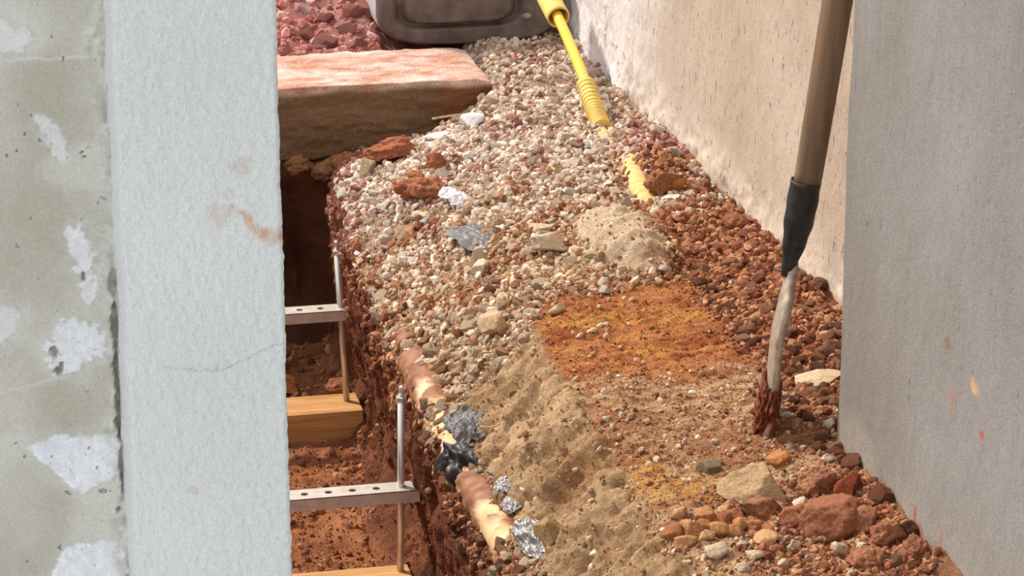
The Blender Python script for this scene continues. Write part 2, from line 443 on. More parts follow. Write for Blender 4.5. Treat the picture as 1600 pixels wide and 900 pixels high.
# ------------------------------------------------------------------ earth bank and trench
E = earth()
EP, EN = E['P'], E['N']
rows, cols = EP.shape[:2]
FQ = grid_faces(rows, cols, flip=True)
fz = E['zone'].reshape(-1)[FQ[:, 0]]
fu = E['U'].reshape(-1)[FQ[:, 0]]
vx, vy = EP[..., 0].reshape(-1)[FQ[:, 0]], EP[..., 1].reshape(-1)[FQ[:, 0]]
heapf = (fz == 1) & (vy > 4.25)
sets = [('floor_soil_bank', (fz == 0), M_EARTH, 'loose gravelly soil bank between the trench and the plastered wall'),
        ('floor_mortar_slope', (fz == 1) & ~heapf, M_MORTAR, 'tan dried mortar slope falling from the clay ledge to the trench'),
        ('floor_mortar_heap', heapf, M_MORTAR, 'smooth pale mortar heap behind the orange clay ledge'),
        ('floor_clay_ledge', (fz == 2) | (fz == 3), M_EARTH, 'flat scraped ledge of orange and yellow clay beside the shovel'),
        ('floor_red_earth', (fz == 4), M_EARTH, 'crumbled red earth heaped along the foot of the wall'),
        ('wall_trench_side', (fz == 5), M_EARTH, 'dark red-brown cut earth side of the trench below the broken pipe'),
        ('floor_trench', (fz == 6), M_EARTH, 'red clay floor of the trench around the timbers')]
VALL = EP.reshape(-1, 3); CALL = E['col'].reshape(-1, 3)
for nm, msk, mat, lab in sets:
    f = FQ[msk]
    ids, inv = np.unique(f, return_inverse=True)
    me = np_mesh(nm, VALL[ids], inv.reshape(-1, 4), CALL[ids])
    # keep the shading seamless across the cut: use the normals of the whole surface
    me.normals_split_custom_set_from_vertices(EN.reshape(-1, 3)[ids].tolist())
    tag(link(nm, me, mat), lab, kind='structure')

def sheet(name, A, B, fn, mat, label, flip=False):
    """a relief sheet: fn(A, B) gives positions and colours on the grid of A x B"""
    a, b = np.meshgrid(A, B, indexing='ij')
    P, c = fn(a, b)
    me = np_mesh(name, P, grid_faces(*a.shape, flip=flip), c)
    return tag(link(name, me, mat), label, kind='structure')

def ramp(t, a, b): return mixc(lin(a), lin(b), np.clip(t, 0, 1))

# earth face that closes the trench under the concrete beam
def f_end(x, z):
    P = np.stack([x, np.full(x.shape, 5.70), z], -1)
    d = .02 * fbm(P, (9, 9, 6), 3, 41) + .010 * ridged(P, (26, 26, 18), 3, 42) + .05 * sst(-.45, -.56, z) + .05 * sst(.74, .86, x)
    P[..., 1] -= d
    c = ramp(.5 + .9 * fbm(P, 9, 3, 43), (72, 42, 30), (122, 76, 54))  # darker earth: shade under the beam is part of this colour
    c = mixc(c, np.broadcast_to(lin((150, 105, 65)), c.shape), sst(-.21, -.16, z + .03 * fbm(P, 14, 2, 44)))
    return P, c
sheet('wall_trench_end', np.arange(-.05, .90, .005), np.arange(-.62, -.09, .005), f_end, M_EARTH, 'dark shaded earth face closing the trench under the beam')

# ground to the left of the trench, hidden behind the pier
def f_lg(t, y):
    x = np.interp(t, [0, 1, 2, 3], [.09, .06, .03, -1.6]); z = np.interp(t, [0, 1, 2, 3], [-.56, -.3, 0, .02])
    P = np.stack([x, y, z], -1); n = fbm(P, 8, 3, 51); P[..., 2] += .02 * n; P[..., 0] += .02 * n
    return P, ramp(.5 + .8 * n, (120, 66, 42), (168, 108, 74))
sheet('floor_left_bank', np.linspace(0, 3, 60), np.arange(2.36, 5.95, .03), f_lg, M_EARTH, 'reddish ground left of the trench behind the white pier', flip=True)

# sunlit red earth beyond the beam
def far_z(x, y):
    P = np.stack([x, y, np.zeros_like(x)], -1)
    m = sst(1.16, .92, x + .05 * fbm(P, 6, 2, 60)) * sst(5.93, 6.5, y)
    return P, .15 * m + .02 * sst(6.0, 6.6, y)
def f_far(x, y):
    P, z = far_z(x, y)
    P[..., 2] = z - .012 + .030 * fbm(P, 7, 3, 61) * sst(5.9, 6.2, y) + .022 * ridged(P, 16, 4, 62) + .010 * fbm(P, 50, 3, 63)
    P[..., 2] -= .03 * sst(.95, 1.02, x) * sst(6.6, 6.4, y)
    c = ramp(.5 + .9 * fbm(P, 12, 4, 64), (160, 92, 84), (220, 164, 156))  # paler pink earth: glare from the bright back put into the colour
    c = mixc(c, ramp(.5 + fbm(P, 30, 2, 65), (150, 90, 60), (190, 140, 110)), sst(1.2, 1.3, x))
    return P, c
sheet('floor_red_mound', np.arange(-.6, 1.43, .007), np.concatenate([np.arange(5.88, 6.8, .006), np.arange(6.8, 9.0, .05)]), f_far, M_EARTH, 'sunlit pinkish red earth heaped beyond the concrete beam')

# ------------------------------------------------------------------ right wall and pilaster
def f_rw(y, z):
    P = np.stack([np.full(y.shape, 1.41), y, z], -1)
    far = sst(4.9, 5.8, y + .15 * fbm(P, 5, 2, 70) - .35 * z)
    foot = sst(.10, .0, z - .03 * fbm(P, 12, 2, 71))
    d = .004 * fbm(P, (1, 6, 4), 3, 72) + .0025 * fbm(P, (1, 40, 22), 3, 73)
    d += foot * (.012 * ridged(P, (1, 14, 14), 3, 74) + .006 * fbm(P, 45, 3, 75)) + far * (.006 * ridged(P, (1, 20, 14), 3, 76))
    pit = sst(.40, .62, fbm(P, (1, 55, 24), 2, 77) + .25 * fbm(P, (1, 5, 5), 2, 78))
    P[..., 0] -= d
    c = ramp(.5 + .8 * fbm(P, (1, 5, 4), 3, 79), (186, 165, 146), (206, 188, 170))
    c = mixc(c, ramp(.5 + .6 * fbm(P, (1, 12, 12), 3, 80), (222, 214, 212), (240, 236, 238)), .9 * far)  # far end whitened: bright back sunlight put into the plaster colour
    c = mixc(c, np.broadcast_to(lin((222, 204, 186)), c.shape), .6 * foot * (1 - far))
    return P, c
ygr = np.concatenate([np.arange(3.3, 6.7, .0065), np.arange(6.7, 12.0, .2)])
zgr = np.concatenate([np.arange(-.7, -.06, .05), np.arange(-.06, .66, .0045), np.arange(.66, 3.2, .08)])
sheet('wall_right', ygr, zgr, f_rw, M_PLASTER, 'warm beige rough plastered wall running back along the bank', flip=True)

PX0, PY1 = 1.205, 3.513
def f_pil(t, z):
    # t runs along the visible face towards the far corner, round it, and back to the wall
    Lf = PY1 - 1.2; rr = .010
    y = np.where(t < Lf, 1.2 + t, PY1); x = np.where(t < Lf, PX0, PX0 + (t - Lf))
    P = np.stack([x, y, z], -1)
    e = np.minimum(rr, np.abs(t - Lf)); cut = (rr - e) ** 2 / rr * .5
    P[..., 0] += np.where(t <= Lf, cut, 0); P[..., 1] -= np.where(t >= Lf, cut, 0)
    n = .0022 * fbm(P, (3, 8, 5), 3, 81) + .0014 * fbm(P, (60, 60, 25), 3, 82) + .003 * fbm(P, (0, 0, 7), 2, 83) * np.exp(-((t - Lf) / .03) ** 2)
    P[..., 0] -= np.where(t <= Lf + .002, n, 0)
    foot = sst(.10, .02, z + .05 * fbm(P, 12, 2, 84))
    c = ramp(.5 + .7 * fbm(P, (4, 4, 3), 3, 85), (134, 127, 120), (158, 154, 151))
    c = mixc(c, np.broadcast_to(lin((186, 172, 156)), c.shape), .35 * foot)
    Y, Z = P[..., 1], P[..., 2]
    for (sy, sz, ry, rz, cc, k) in ((3.071, .253, .006, .018, (190, 120, 90), .6), (3.004, .293, .016, .009, (214, 176, 130), .8), (2.975, .245, .006, .006, (196, 90, 80), .8),
                                    (3.10, .317, .010, .008, (150, 105, 80), .6), (3.183, .05, .007, .016, (178, 90, 70), .8), (3.16, .034, .012, .014, (178, 92, 72), .7),
                                    (3.088, .055, .008, .02, (178, 110, 90), .5), (3.277, .094, .004, .03, (150, 130, 118), .6)):
        w_ = sst(1.25, .5, ((Y - sy) / ry) ** 2 + ((Z - sz) / rz) ** 2 + .9 * fbm(P, 90, 2, 86))
        c = mixc(c, np.broadcast_to(lin(cc), c.shape), k * w_)
    return P, c
tg = np.concatenate([np.arange(0, 1.3, .03), np.arange(1.3, PY1 - 1.2 - .012, .005), np.linspace(PY1 - 1.2 - .012, PY1 - 1.2 + .012, 17), np.arange(PY1 - 1.2 + .017, PY1 - 1.2 + .23, .01)])
zp = np.concatenate([np.arange(-.7, -.05, .05), np.arange(-.05, .85, .0045), np.arange(.85, 3.2, .08)])
sheet('wall_pilaster', tg, zp, f_pil, M_PILASTER, 'smooth grey cement pilaster standing forward of the beige wall at the right', flip=True)

# ------------------------------------------------------------------ left foreground: raw concrete and white pier
PATCH = [[(.0553,.5824),(.086,.5906),(.1275,.5896),(.1394,.5814),(.1403,.5511),(.1199,.5455),(.1027,.5361),(.0919,.5419),(.0736,.564)],
         [(.0709,.4391),(.0733,.4627),(.0833,.4827),(.1231,.4926),(.1401,.4948),(.1383,.4328)],
         [(.1009,.7768),(.1118,.7784),(.1241,.7535),(.1255,.7245),(.1168,.7135),(.1092,.7256)],
         [(.0765,.6726),(.0913,.6949),(.1159,.6961),(.1291,.6834),(.1281,.6629),(.1083,.6508),(.0838,.6544)],
         [(.02,.966),(.0655,.9608),(.0762,.9467),(.0735,.9359),(.02,.932)],
         [(.01,.7346),(.0515,.7123),(.0556,.6888),(.01,.6684)],
         [(.0822,.8804),(.0975,.8684),(.1050,.836),(.0926,.8422)]]
def f_raw(x, z):
    P = np.stack([x, np.full(x.shape, 2.315), z], -1)
    w = .006 * fbm(P, 70, 3, 91) + .003 * fbm(P, 250, 2, 92)
    n1 = fbm(P, (18, 1, 14), 4, 93)
    c = ramp(.5 + 1.0 * n1, (178, 174, 160), (198, 195, 184))
    c = mixc(c, np.broadcast_to(lin((205, 203, 195)), c.shape), .7 * sst(.15, .45, fbm(P, (10, 1, 16), 3, 94)))
    d = .0008 * fbm(P, 40, 3, 95)
    for k, pl in enumerate(PATCH):
        s = polysd(x, z, pl) + w * (1.0 if k in (0, 1) else 1.8)
        m = sst(-.001, .0015, s)
        c = mixc(c, np.broadcast_to(lin((206, 205, 199)), c.shape), .45 * sst(-.018, .0, s + .012 * n1))
        st = 1.0 if k in (0, 1) else (.8 if k in (2, 3) else .5)
        d += m * st * (.0012 + .0016 * ridged(P, 120, 3, 96))
        c = mixc(c, ramp(.5 + .7 * fbm(P, 150, 2, 97), (214, 216, 220), (232, 234, 240)), st * m)
    # pour line across the concrete and a lower one
    for z0, x1, amp in ((.9292, .2, 1.), (.640, .09, .6)):
        m = np.exp(-((z - z0 - .15 * (x - .06) * (amp < 1) - .002 * fbm(P, 60, 2, 98)) / .0016) ** 2) * sst(x1 + .004, x1 - .004, x)
        d += .0014 * amp * m; c = mixc(c, np.broadcast_to(lin((214, 212, 206)), c.shape), .7 * amp * m)
    # air holes
    for hx, hz, hr in ((.1128, .7375, .0028), (.0850, .6680, .005), (.0885, .655, .004), (.117, .846, .0016), (.062, .797, .0018), (.133, .52, .0015)):
        g = np.hypot(x - hx, (z - hz) * .6) + .004 * fbm(P, 200, 2, 99)
        m = sst(hr, hr * .4, g); d -= .006 * m; c = mixc(c, np.broadcast_to(lin((120, 104, 88)), c.shape), .6 * m)
    # broken joint against the pier
    br = sst(.0035, .001, np.abs(x - .1375) - .006 * fbm(P, (30, 1, 60), 4, 101, .7)) * sst(.78, .70, z) * sst(.52, .56, z + .02 * n1)
    d -= br * (.007 + .006 * ridged(P, 90, 3, 102)); c = mixc(c, np.broadcast_to(lin((156, 148, 134)), c.shape), .6 * br)
    rg = sst(.020, .0, np.abs(x - .1385) + .014 * fbm(P, 45, 3, 103)); d += rg * (1 - br) * (.0045 * ridged(P, 90, 3, 104) + .002 * fbm(P, 200, 2, 105))
    d += .0012 * sst(.0, .5, fbm(P, (14, 1, 18), 3, 106)) * ridged(P, 140, 2, 107)
    c = mixc(c, ramp(.5 + fbm(P, 120, 2, 108), (176, 174, 166), (216, 215, 210)), .7 * rg)
    P[..., 1] -= d
    return P, c
xr = np.concatenate([np.arange(-1.2, -.01, .05), np.arange(0, .152, .0013)])
zr = np.concatenate([np.arange(-.7, .38, .06), np.arange(.40, 1.03, .0013), np.arange(1.05, 3.2, .08)])
sheet('wall_left', xr, zr, f_raw, M_RAW, 'raw greenish grey concrete wall with white rough patches at the far left')

XL, XR = .139, .2835
def f_pier(t, z):
    # t: from the joint, over a rounded nose, across the face, round the right corner, back along the side
    nose, face, side = .012, XR - XL - .012, .30
    P0 = np.zeros(t.shape + (3,)); P0[..., 2] = z
    edge = .0016 * fbm(np.stack([z, z * 0, z * 0], -1), 30, 4, 111) + .001 * fbm(np.stack([z, z * 0, z * 0], -1), 140, 2, 112)
    a = np.clip(t / nose, 0, 1); b = np.clip((t - nose) / face, 0, 1); s = np.clip((t - nose - face) / side, 0, 1)
    le = .0025 * fbm(np.stack([z, z * 0 + 5, z * 0], -1), 22, 3, 113)
    P0[..., 0] = (XL + le) + a * nose * .85 + b * (XR + edge - XL - le - nose * .85)
    P0[..., 1] = 2.300 + .016 * (1 - np.sin(a * np.pi / 2)) + s * side
    P0[..., 1] += .003 * np.clip(1 - np.abs(t - nose - face) / .004, 0, 1) ** 2
    n = .0008 * fbm(P0, (14, 1, 9), 3, 114) + .0007 * fbm(P0, (150, 1, 90), 3, 115) + .00075 * vnoise(P0 * np.array([330, 1, 190.]), 116)
    P0[..., 1] -= np.where(s <= 0, n, 0); P0[..., 0] += np.where(s > 0, n, 0)
    c = ramp(.5 + .8 * fbm(P0, (9, 1, 6), 3, 117), (224, 227, 226), (234, 236, 235))
    x = P0[..., 0]
    c = mixc(c, np.broadcast_to(lin((226, 228, 228)), c.shape), .6 * sst(.016, .008, t))
    w = .004 * fbm(P0, 90, 3, 118)
    fr = s <= 0
    sm = sst(-.003, .004, polysd(x, z, [(.2401,.7953),(.2526,.7928),(.2604,.778),(.29,.7678),(.29,.7522),(.2682,.7602),(.252,.7739)]) + 1.3 * w) * fr
    c = mixc(c, np.broadcast_to(lin((214, 168, 138)), c.shape), .85 * sm * (.6 + .4 * sst(-.3, .4, fbm(P0, 120, 2, 119))))
    for sx, sz, r, k in ((.2483, .8312, .011, .35), (.2294, .7868, .013, .3), (.198, .536, .005, .35), (.222, .65, .003, .4), (.238, .806, .006, .2)):
        m = sst(1.2, .3, ((x - sx) ** 2 + (z - sz) ** 2) / r ** 2 + .9 * fbm(P0, 150, 3, 120)) * fr
        c = mixc(c, np.broadcast_to(lin((205, 178, 160)), c.shape), k * m)
    zc = np.interp(x, [.179, .206, .226, .257, .28], [.653, .648, .647, .659, .668]) + .003 * fbm(P0, 90, 4, 121, .7)
    m = np.exp(-((z - zc) / .0006) ** 2) * sst(.172, .182, x) * fr
    P0[..., 1] += .0006 * m; c = mixc(c, np.broadcast_to(lin((170, 165, 160)), c.shape), .45 * m)
    return P0, c
tp = np.concatenate([np.linspace(0, .012, 14), np.arange(.013, .012 + XR - XL - .012 - .001, .0013), np.linspace(.012 + XR - XL - .012, XR - XL + .004, 5), np.linspace(XR - XL + .012, XR - XL + .30, 30)])
sheet('wall_left_pier', tp, zr, f_pier, M_WHITE, 'white stippled plaster pier at the left with an orange smear')

# ------------------------------------------------------------------ concrete ground beam across the head of the trench
def beam():
    # profile ring (y, z) swept along x
    prof = []
    y0, y1, z0, z1 = 5.65, 5.93, -.135, .016
    for a, b, n in (((y0, z0), (y0, z1), 34), ((y0, z1), (y1, z1), 50), ((y1, z1), (y1, z0), 16), ((y1, z0), (y0, z0), 16)):
        for t in np.arange(n) / n: prof.append((a[0] + (b[0]-a[0]) * t, a[1] + (b[1]-a[1]) * t))
    prof = np.array(prof); X = np.arange(-.10, 1.150, .005)
    x, k = np.meshgrid(X, np.arange(len(prof)), indexing='ij')
    P = np.stack([x, prof[k, 0], prof[k, 1]], -1)
    cen = np.array([0, (y0+y1)/2, (z0+z1)/2]); q = P - cen; q[..., 0] = 0
    n = .008 * fbm(P, 10, 3, 131) + .007 * fbm(P, (30, 50, 60), 4, 132) + .004 * ridged(P, (12, 30, 60), 3, 137)
    shr = 1 - .12 * sst(1.09, 1.15, x + .03 * fbm(P, 14, 2, 133)) ** 2
    P = cen * np.array([0, 1, 1]) + np.stack([x, q[..., 1], q[..., 2] * shr], -1) + n[..., None] * q / .1 * .7 * np.array([0, 1, 1])
    P[..., 1] += .02 * (x - .7) * -1 * 0
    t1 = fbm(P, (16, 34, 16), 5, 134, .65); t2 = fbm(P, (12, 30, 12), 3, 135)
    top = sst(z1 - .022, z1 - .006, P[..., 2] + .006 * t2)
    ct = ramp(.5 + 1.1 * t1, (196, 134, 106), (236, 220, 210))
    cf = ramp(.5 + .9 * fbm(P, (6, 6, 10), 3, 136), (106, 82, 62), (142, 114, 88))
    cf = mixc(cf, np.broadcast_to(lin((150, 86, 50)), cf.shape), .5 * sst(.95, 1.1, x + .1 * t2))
    c = mixc(cf, ct, top)  # lit top and shaded front are put into the beam colour
    r, m = x.shape
    i = np.arange(r * m).reshape(r, m); j = np.roll(i, -1, 1)
    F = np.stack([i[:-1], i[1:], j[1:], j[:-1]], -1).reshape(-1, 4)
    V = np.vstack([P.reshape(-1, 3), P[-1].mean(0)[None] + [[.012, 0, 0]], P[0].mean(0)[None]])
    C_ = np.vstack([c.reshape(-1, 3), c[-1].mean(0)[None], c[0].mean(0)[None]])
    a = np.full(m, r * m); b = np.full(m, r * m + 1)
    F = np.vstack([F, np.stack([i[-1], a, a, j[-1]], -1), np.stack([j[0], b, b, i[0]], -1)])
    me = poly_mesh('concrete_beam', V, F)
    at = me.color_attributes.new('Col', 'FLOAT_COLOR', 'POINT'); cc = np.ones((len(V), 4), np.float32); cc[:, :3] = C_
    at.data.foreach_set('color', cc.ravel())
    return tag(link('concrete_beam', me, M_MORTAR), 'brown concrete ground beam with lit top and shaded front painted in spanning the head of the trench', 'beam')
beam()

# ------------------------------------------------------------------ shovel stuck in the ledge
M_HANDLE = flat_mat('worn_handle_wood', (126, 100, 78), .75, 0, .3, grain=(60, .6, 1.25), stretch=(1, 1, .06), bumps=((90, (1, 1, .06), .4, 4),))
M_SOCKET = flat_mat('blackened_steel', (44, 40, 38), .6, .2, .4, grain=(60, .5, 1.9), bumps=((90, (1, 1, 1), .5, 5),))
M_BLADE = flat_mat('worn_blade_steel', (186, 168, 148), .5, .35, .5, grain=(70, .6, 1.2), bumps=((120, (1, 1, .4), .4, 5),))
M_MUD = flat_mat('wet_red_mud', (118, 62, 38), .85, 0, .3, grain=(120, .6, 1.3), bumps=((160, (1, 1, 1), .8, 5),))

def shovel():
    B = np.array([1.129, 3.616, -.03]); A0 = np.array([1.129, 3.616, 0.0]); T = np.array([1.2065, 3.580, .64])
    ax = (T - A0) / np.linalg.norm(T - A0)
    root = empty('shovel', A0.tolist())
    tag(root, 'wooden handled shovel with black socket standing upright in the clay beside the pilaster', 'shovel')
    L = lambda z: A0 + ax * (z / ax[2])
    def part(name, V, F, mat, parent=root, smooth=True):
        par_loc = np.array(root.location)
        me = poly_mesh(name, V - par_loc, F, smooth)
        return link(name, me, mat, parent)
    # handle: slightly flattened and swelling towards the top
    zs = np.concatenate([np.linspace(.375, 1.28, 40), [1.292, 1.297]])
    pts = np.array([L(z) for z in zs]) + np.stack([.0025 * np.sin(zs * 5), 0 * zs, 0 * zs], 1)
    rad = np.interp(zs, [.375, .6, 1.28, 1.297], [.0195, .0208, .0225, .012])
    V, F = tube_np(pts, rad, 20); part('handle', V, F, M_HANDLE)
    # socket: forged cone gripping the handle, flattening into the blade
    zs = np.linspace(.245, .385, 26)
    pts = np.array([L(z) for z in zs])
    bend = np.interp(zs, [.245, .30, .34, .385], [-.004, -.001, 0, 0])
    pts[:, 0] += bend
    rad = np.interp(zs, [.245, .265, .29, .32, .345, .378, .385], [.0085, .0115, .016, .0205, .0218, .0218, .0216]) + .0006 * np.sin(zs * 180)
    V, F = tube_np(pts, rad, 22, closed_ends=False)
    V2, F2 = tube_np(pts, rad - .0022, 22, closed_ends=False)
    F = np.vstack([F, F2[:, ::-1] + len(V)]); 
    n = 22; a = (len(zs) - 1) * n; i = np.arange(n); j = (i + 1) % n
    F = np.vstack([F, np.stack([a + i, a + j, a + j + len(V), a + i + len(V)], -1), np.stack([j, i, i + len(V), j + len(V)], -1)])
    part('socket', np.vstack([V, V2]), F, M_SOCKET)
    # blade: narrow dished plate, seen from its edge
    side = np.array([math.sin(math.radians(17.5)), math.cos(math.radians(17.5)), 0]); side -= ax * (side @ ax); side /= np.linalg.norm(side)
    nor = np.cross(side, ax)
    H = np.linspace(-.05, .262, 40); W = np.linspace(-1, 1, 15)
    G = []
    for sgn in (1, -1):
        for h in H:
            hw = np.interp(h, [-.05, -.02, .02, .15, .21, .245, .262], [.010, .030, .043, .046, .040, .014, .009])
            th = np.interp(h, [-.05, .0, .2, .262], [.0025, .0040, .0052, .007])
            cb = np.interp(h, [-.05, .05, .16, .262], [-.004, -.003, .004, -.003])
            for w in W:
                dish = .010 * (w * w - .4) * np.interp(h, [0, .1, .22, .262], [.6, 1, .8, .1])
                G.append(L(h) + side * hw * w + nor * (cb * -1 + dish + sgn * th))
    G = np.array(G); m = len(H) * len(W)
    f1 = grid_faces(len(H), len(W)); F = np.vstack([f1, f1[:, ::-1] + m])
    idx = np.arange(m).reshape(len(H), len(W))
    ring = np.concatenate([idx[0, :], idx[1:, -1], idx[-1, -2::-1], idx[-2:0:-1, 0]])
    rn = np.roll(ring, -1); F = np.vstack([F, np.stack([ring, ring + m, rn + m, rn], -1)])
    blade = part('blade', G, F, M_BLADE)
    # caked mud on the lower blade
    V, F = rock_shape(5, 5, 6, .6, .9, .30, 2.2, .26)
    V = V * np.array([.0190, .078, .066]); c = L(.044)
    V = c + V[:, :1] * nor + V[:, 1:2] * side + V[:, 2:] * ax
    mud = part('caked_mud', V, F, M_MUD, blade); mud['label'] = 'dark red mud caked on the blade'
shovel()

# ------------------------------------------------------------------ yellow conduit
M_YEL = flat_mat('yellow_plastic', (240, 200, 66), .42, 0, .5, grain=(40, .9, 1.06), bumps=((60, (1, 1, 1), .1, 3),))
M_YEL2 = flat_mat('dusty_yellow_plastic', (234, 202, 112), .7, 0, .4, grain=(50, .8, 1.08), bumps=((90, (1, 1, 1), .3, 4),))
M_YEL3 = flat_mat('dusty_buried_yellow', (224, 192, 126), .85, 0, .3, grain=(60, .8, 1.08), bumps=((90, (1, 1, 1), .4, 4),))
def conduit():
    root = empty('yellow_conduit', (1.294, 5.30, 0))
    tag(root, 'yellow corrugated conduit rising out of the gravel in front of the grey container', 'conduit')
    o = np.array(root.location)
    def part(name, pts, rad, mat, n=20, ends=True):
        V, F = tube_np(np.array(pts) - o, rad, n, ends); return link(name, poly_mesh(name, V, F), mat, root)
    c = curve_pts([(1.293, 5.33, .022), (1.291, 5.42, .068), (1.297, 5.56, .098), (1.302, 5.70, .126), (1.300, 5.78, .148)], 40)
    part('tube', c, .0112, M_YEL)
    # sleeve: open plastic collar
    s = curve_pts([(1.3035, 5.705, .126), (1.300, 5.78, .148), (1.294, 5.86, .178), (1.286, 5.93, .215)], 24)
    V, F = tube_np(s - o, .0245, 24, False); V2, F2 = tube_np(s - o, .0215, 24, False)
    i = np.arange(24); j = (i + 1) % 24; e = (len(s) - 1) * 24
    F = np.vstack([F, F2[:, ::-1] + len(V), np.stack([j, i, i + len(V), j + len(V)], -1), np.stack([e + i, e + j, e + j + len(V), e + i + len(V)], -1)])
    link('coupling_sleeve', poly_mesh('coupling_sleeve', np.vstack([V, V2]), F), M_YEL2, root)
    # corrugated length just above the ground
    k = curve_pts([(1.2935, 5.270, .002), (1.2935, 5.33, .022), (1.2915, 5.405, .060)], 100)
    t = np.linspace(0, 1, 100)
    part('corrugated_sleeve', k, .0185 + .0014 * np.sin(t * 2 * np.pi * 15), M_YEL2, 24)
    # buried lengths that surface again nearer the camera
    b = curve_pts([(1.288, 5.262, -.012), (1.284, 5.215, -.006), (1.287, 5.17, -.014), (1.290, 5.12, -.026)], 50)
    part('buried_length', b, .0175 + .0015 * np.sin(np.linspace(0, 2 * np.pi * 9, 50)), M_YEL3, 20)
    b = curve_pts([(1.298, 5.10, -.022), (1.291, 5.04, -.002), (1.277, 4.95, .006), (1.264, 4.86, .004), (1.262, 4.80, -.006), (1.275, 4.72, -.02)], 90)
    part('buried_length', b, .0205 + .0008 * np.sin(np.linspace(0, 2 * np.pi * 17, 90)), M_YEL3, 20)
conduit()

# ------------------------------------------------------------------ grey plastic container beyond the beam
M_CAN = flat_mat('dirty_grey_plastic', (98, 86, 80), .5, 0, .5, grain=(22, .5, 1.5), bumps=((90, (1, 1, 1), .3, 6),))
M_CAN_SKYLIT = flat_mat('skylit_plastic', (196, 194, 200), .5, 0, .5, grain=(20, .8, 1.1))  # same container, paler: bright sky reflection put into the side colour
def container():
    x0, x1, z0, z1, y0, y1 = .965, 1.385, .000, .19, 6.0, 6.42
    cx, cz = (x0+x1)/2, (z0+z1)/2
    root = empty('plastic_container', (cx, y0, z0))
    tag(root, 'grimy grey plastic container lying on the earth beyond the beam', 'container')
    o = np.array(root.location)
    n = 200
    a = np.linspace(0, 2*np.pi, n, endpoint=False)
    def ring(hx, hz, r):
        # rounded rectangle
        p = []
        for t in a:
            c, s = math.cos(t), math.sin(t)
            d = min(1/ max(abs(c)/1, 1e-9), 1/max(abs(s), 1e-9))
            e = 3.6
            k = (abs(c)**e + abs(s)**e) ** (-1/e)
            p.append((hx * k * c, hz * k * s))
        return np.array(p)
    hx, hz = (x1-x0)/2, (z1-z0)/2
    rings = []
    def relief(x, z):
        # raised rim around a sunken panel on the end face
        q = np.maximum(np.abs(x + .028) / .135, np.abs(z - .012) / .112)
        q = (np.abs((x + .030) / .132) ** 5 + np.abs((z - .010) / .056) ** 5) ** .2
        return .016 * np.exp(-((q - 1.0) / .09) ** 2) - .006 * sst(1.0, .85, q) 
    for f in np.linspace(0, .90, 70):
        r = ring(hx * f, hz * f, 0); rings.append(np.stack([r[:, 0], relief(r[:, 0], r[:, 1]), r[:, 1]], 1))
    for t in np.linspace(0, 1, 12)[1:]:
        f = .90 + .10 * math.sin(t * math.pi / 2); r = ring(hx * f, hz * f, 0)
        rings.append(np.stack([r[:, 0], relief(r[:, 0], r[:, 1]) * (1 - t) + .045 * (1 - math.cos(t * math.pi / 2)), r[:, 1]], 1))
    fr = np.array(rings)
    back = []
    D = y1 - y0
    for y, f in ((.10, 1), (.135, 1), (.14, .985), (.15, .985), (.155, 1), (.27, 1), (.275, .985), (.285, .985), (.29, 1), (D-.05, 1), (D-.02, .97), (D-.005, .92), (D, .85), (D, .5), (D, 0.001)):
        r = ring(hx * f, hz * f, 0); back.append(np.stack([r[:, 0], np.full(n, y), r[:, 1]], 1))
    bk = np.array(back)
    def skin(name, R, mat):
        m = len(R); i = np.arange(m * n).reshape(m, n); j = np.roll(i, -1, 1)
        F = np.stack([i[:-1], j[:-1], j[1:], i[1:]], -1).reshape(-1, 4)
        V = R.reshape(-1, 3) + np.array([0, 0, hz])
        return link(name, poly_mesh(name, V, F), mat, root)
    skin('end_face', fr, M_CAN)
    body = skin('body', np.concatenate([fr[-1:], bk]), M_CAN_SKYLIT); body['label'] = 'side wall of the container with sky reflection painted in'
    V, F = rock_shape(3, 3, 0); V = V * np.array([.011, .008, .008]) + np.array([1.300 - cx, .004, .062])
    link('moulded_boss', poly_mesh('moulded_boss', V, F), flat_mat('scuffed_boss', (150, 142, 134), .6), root)
container()

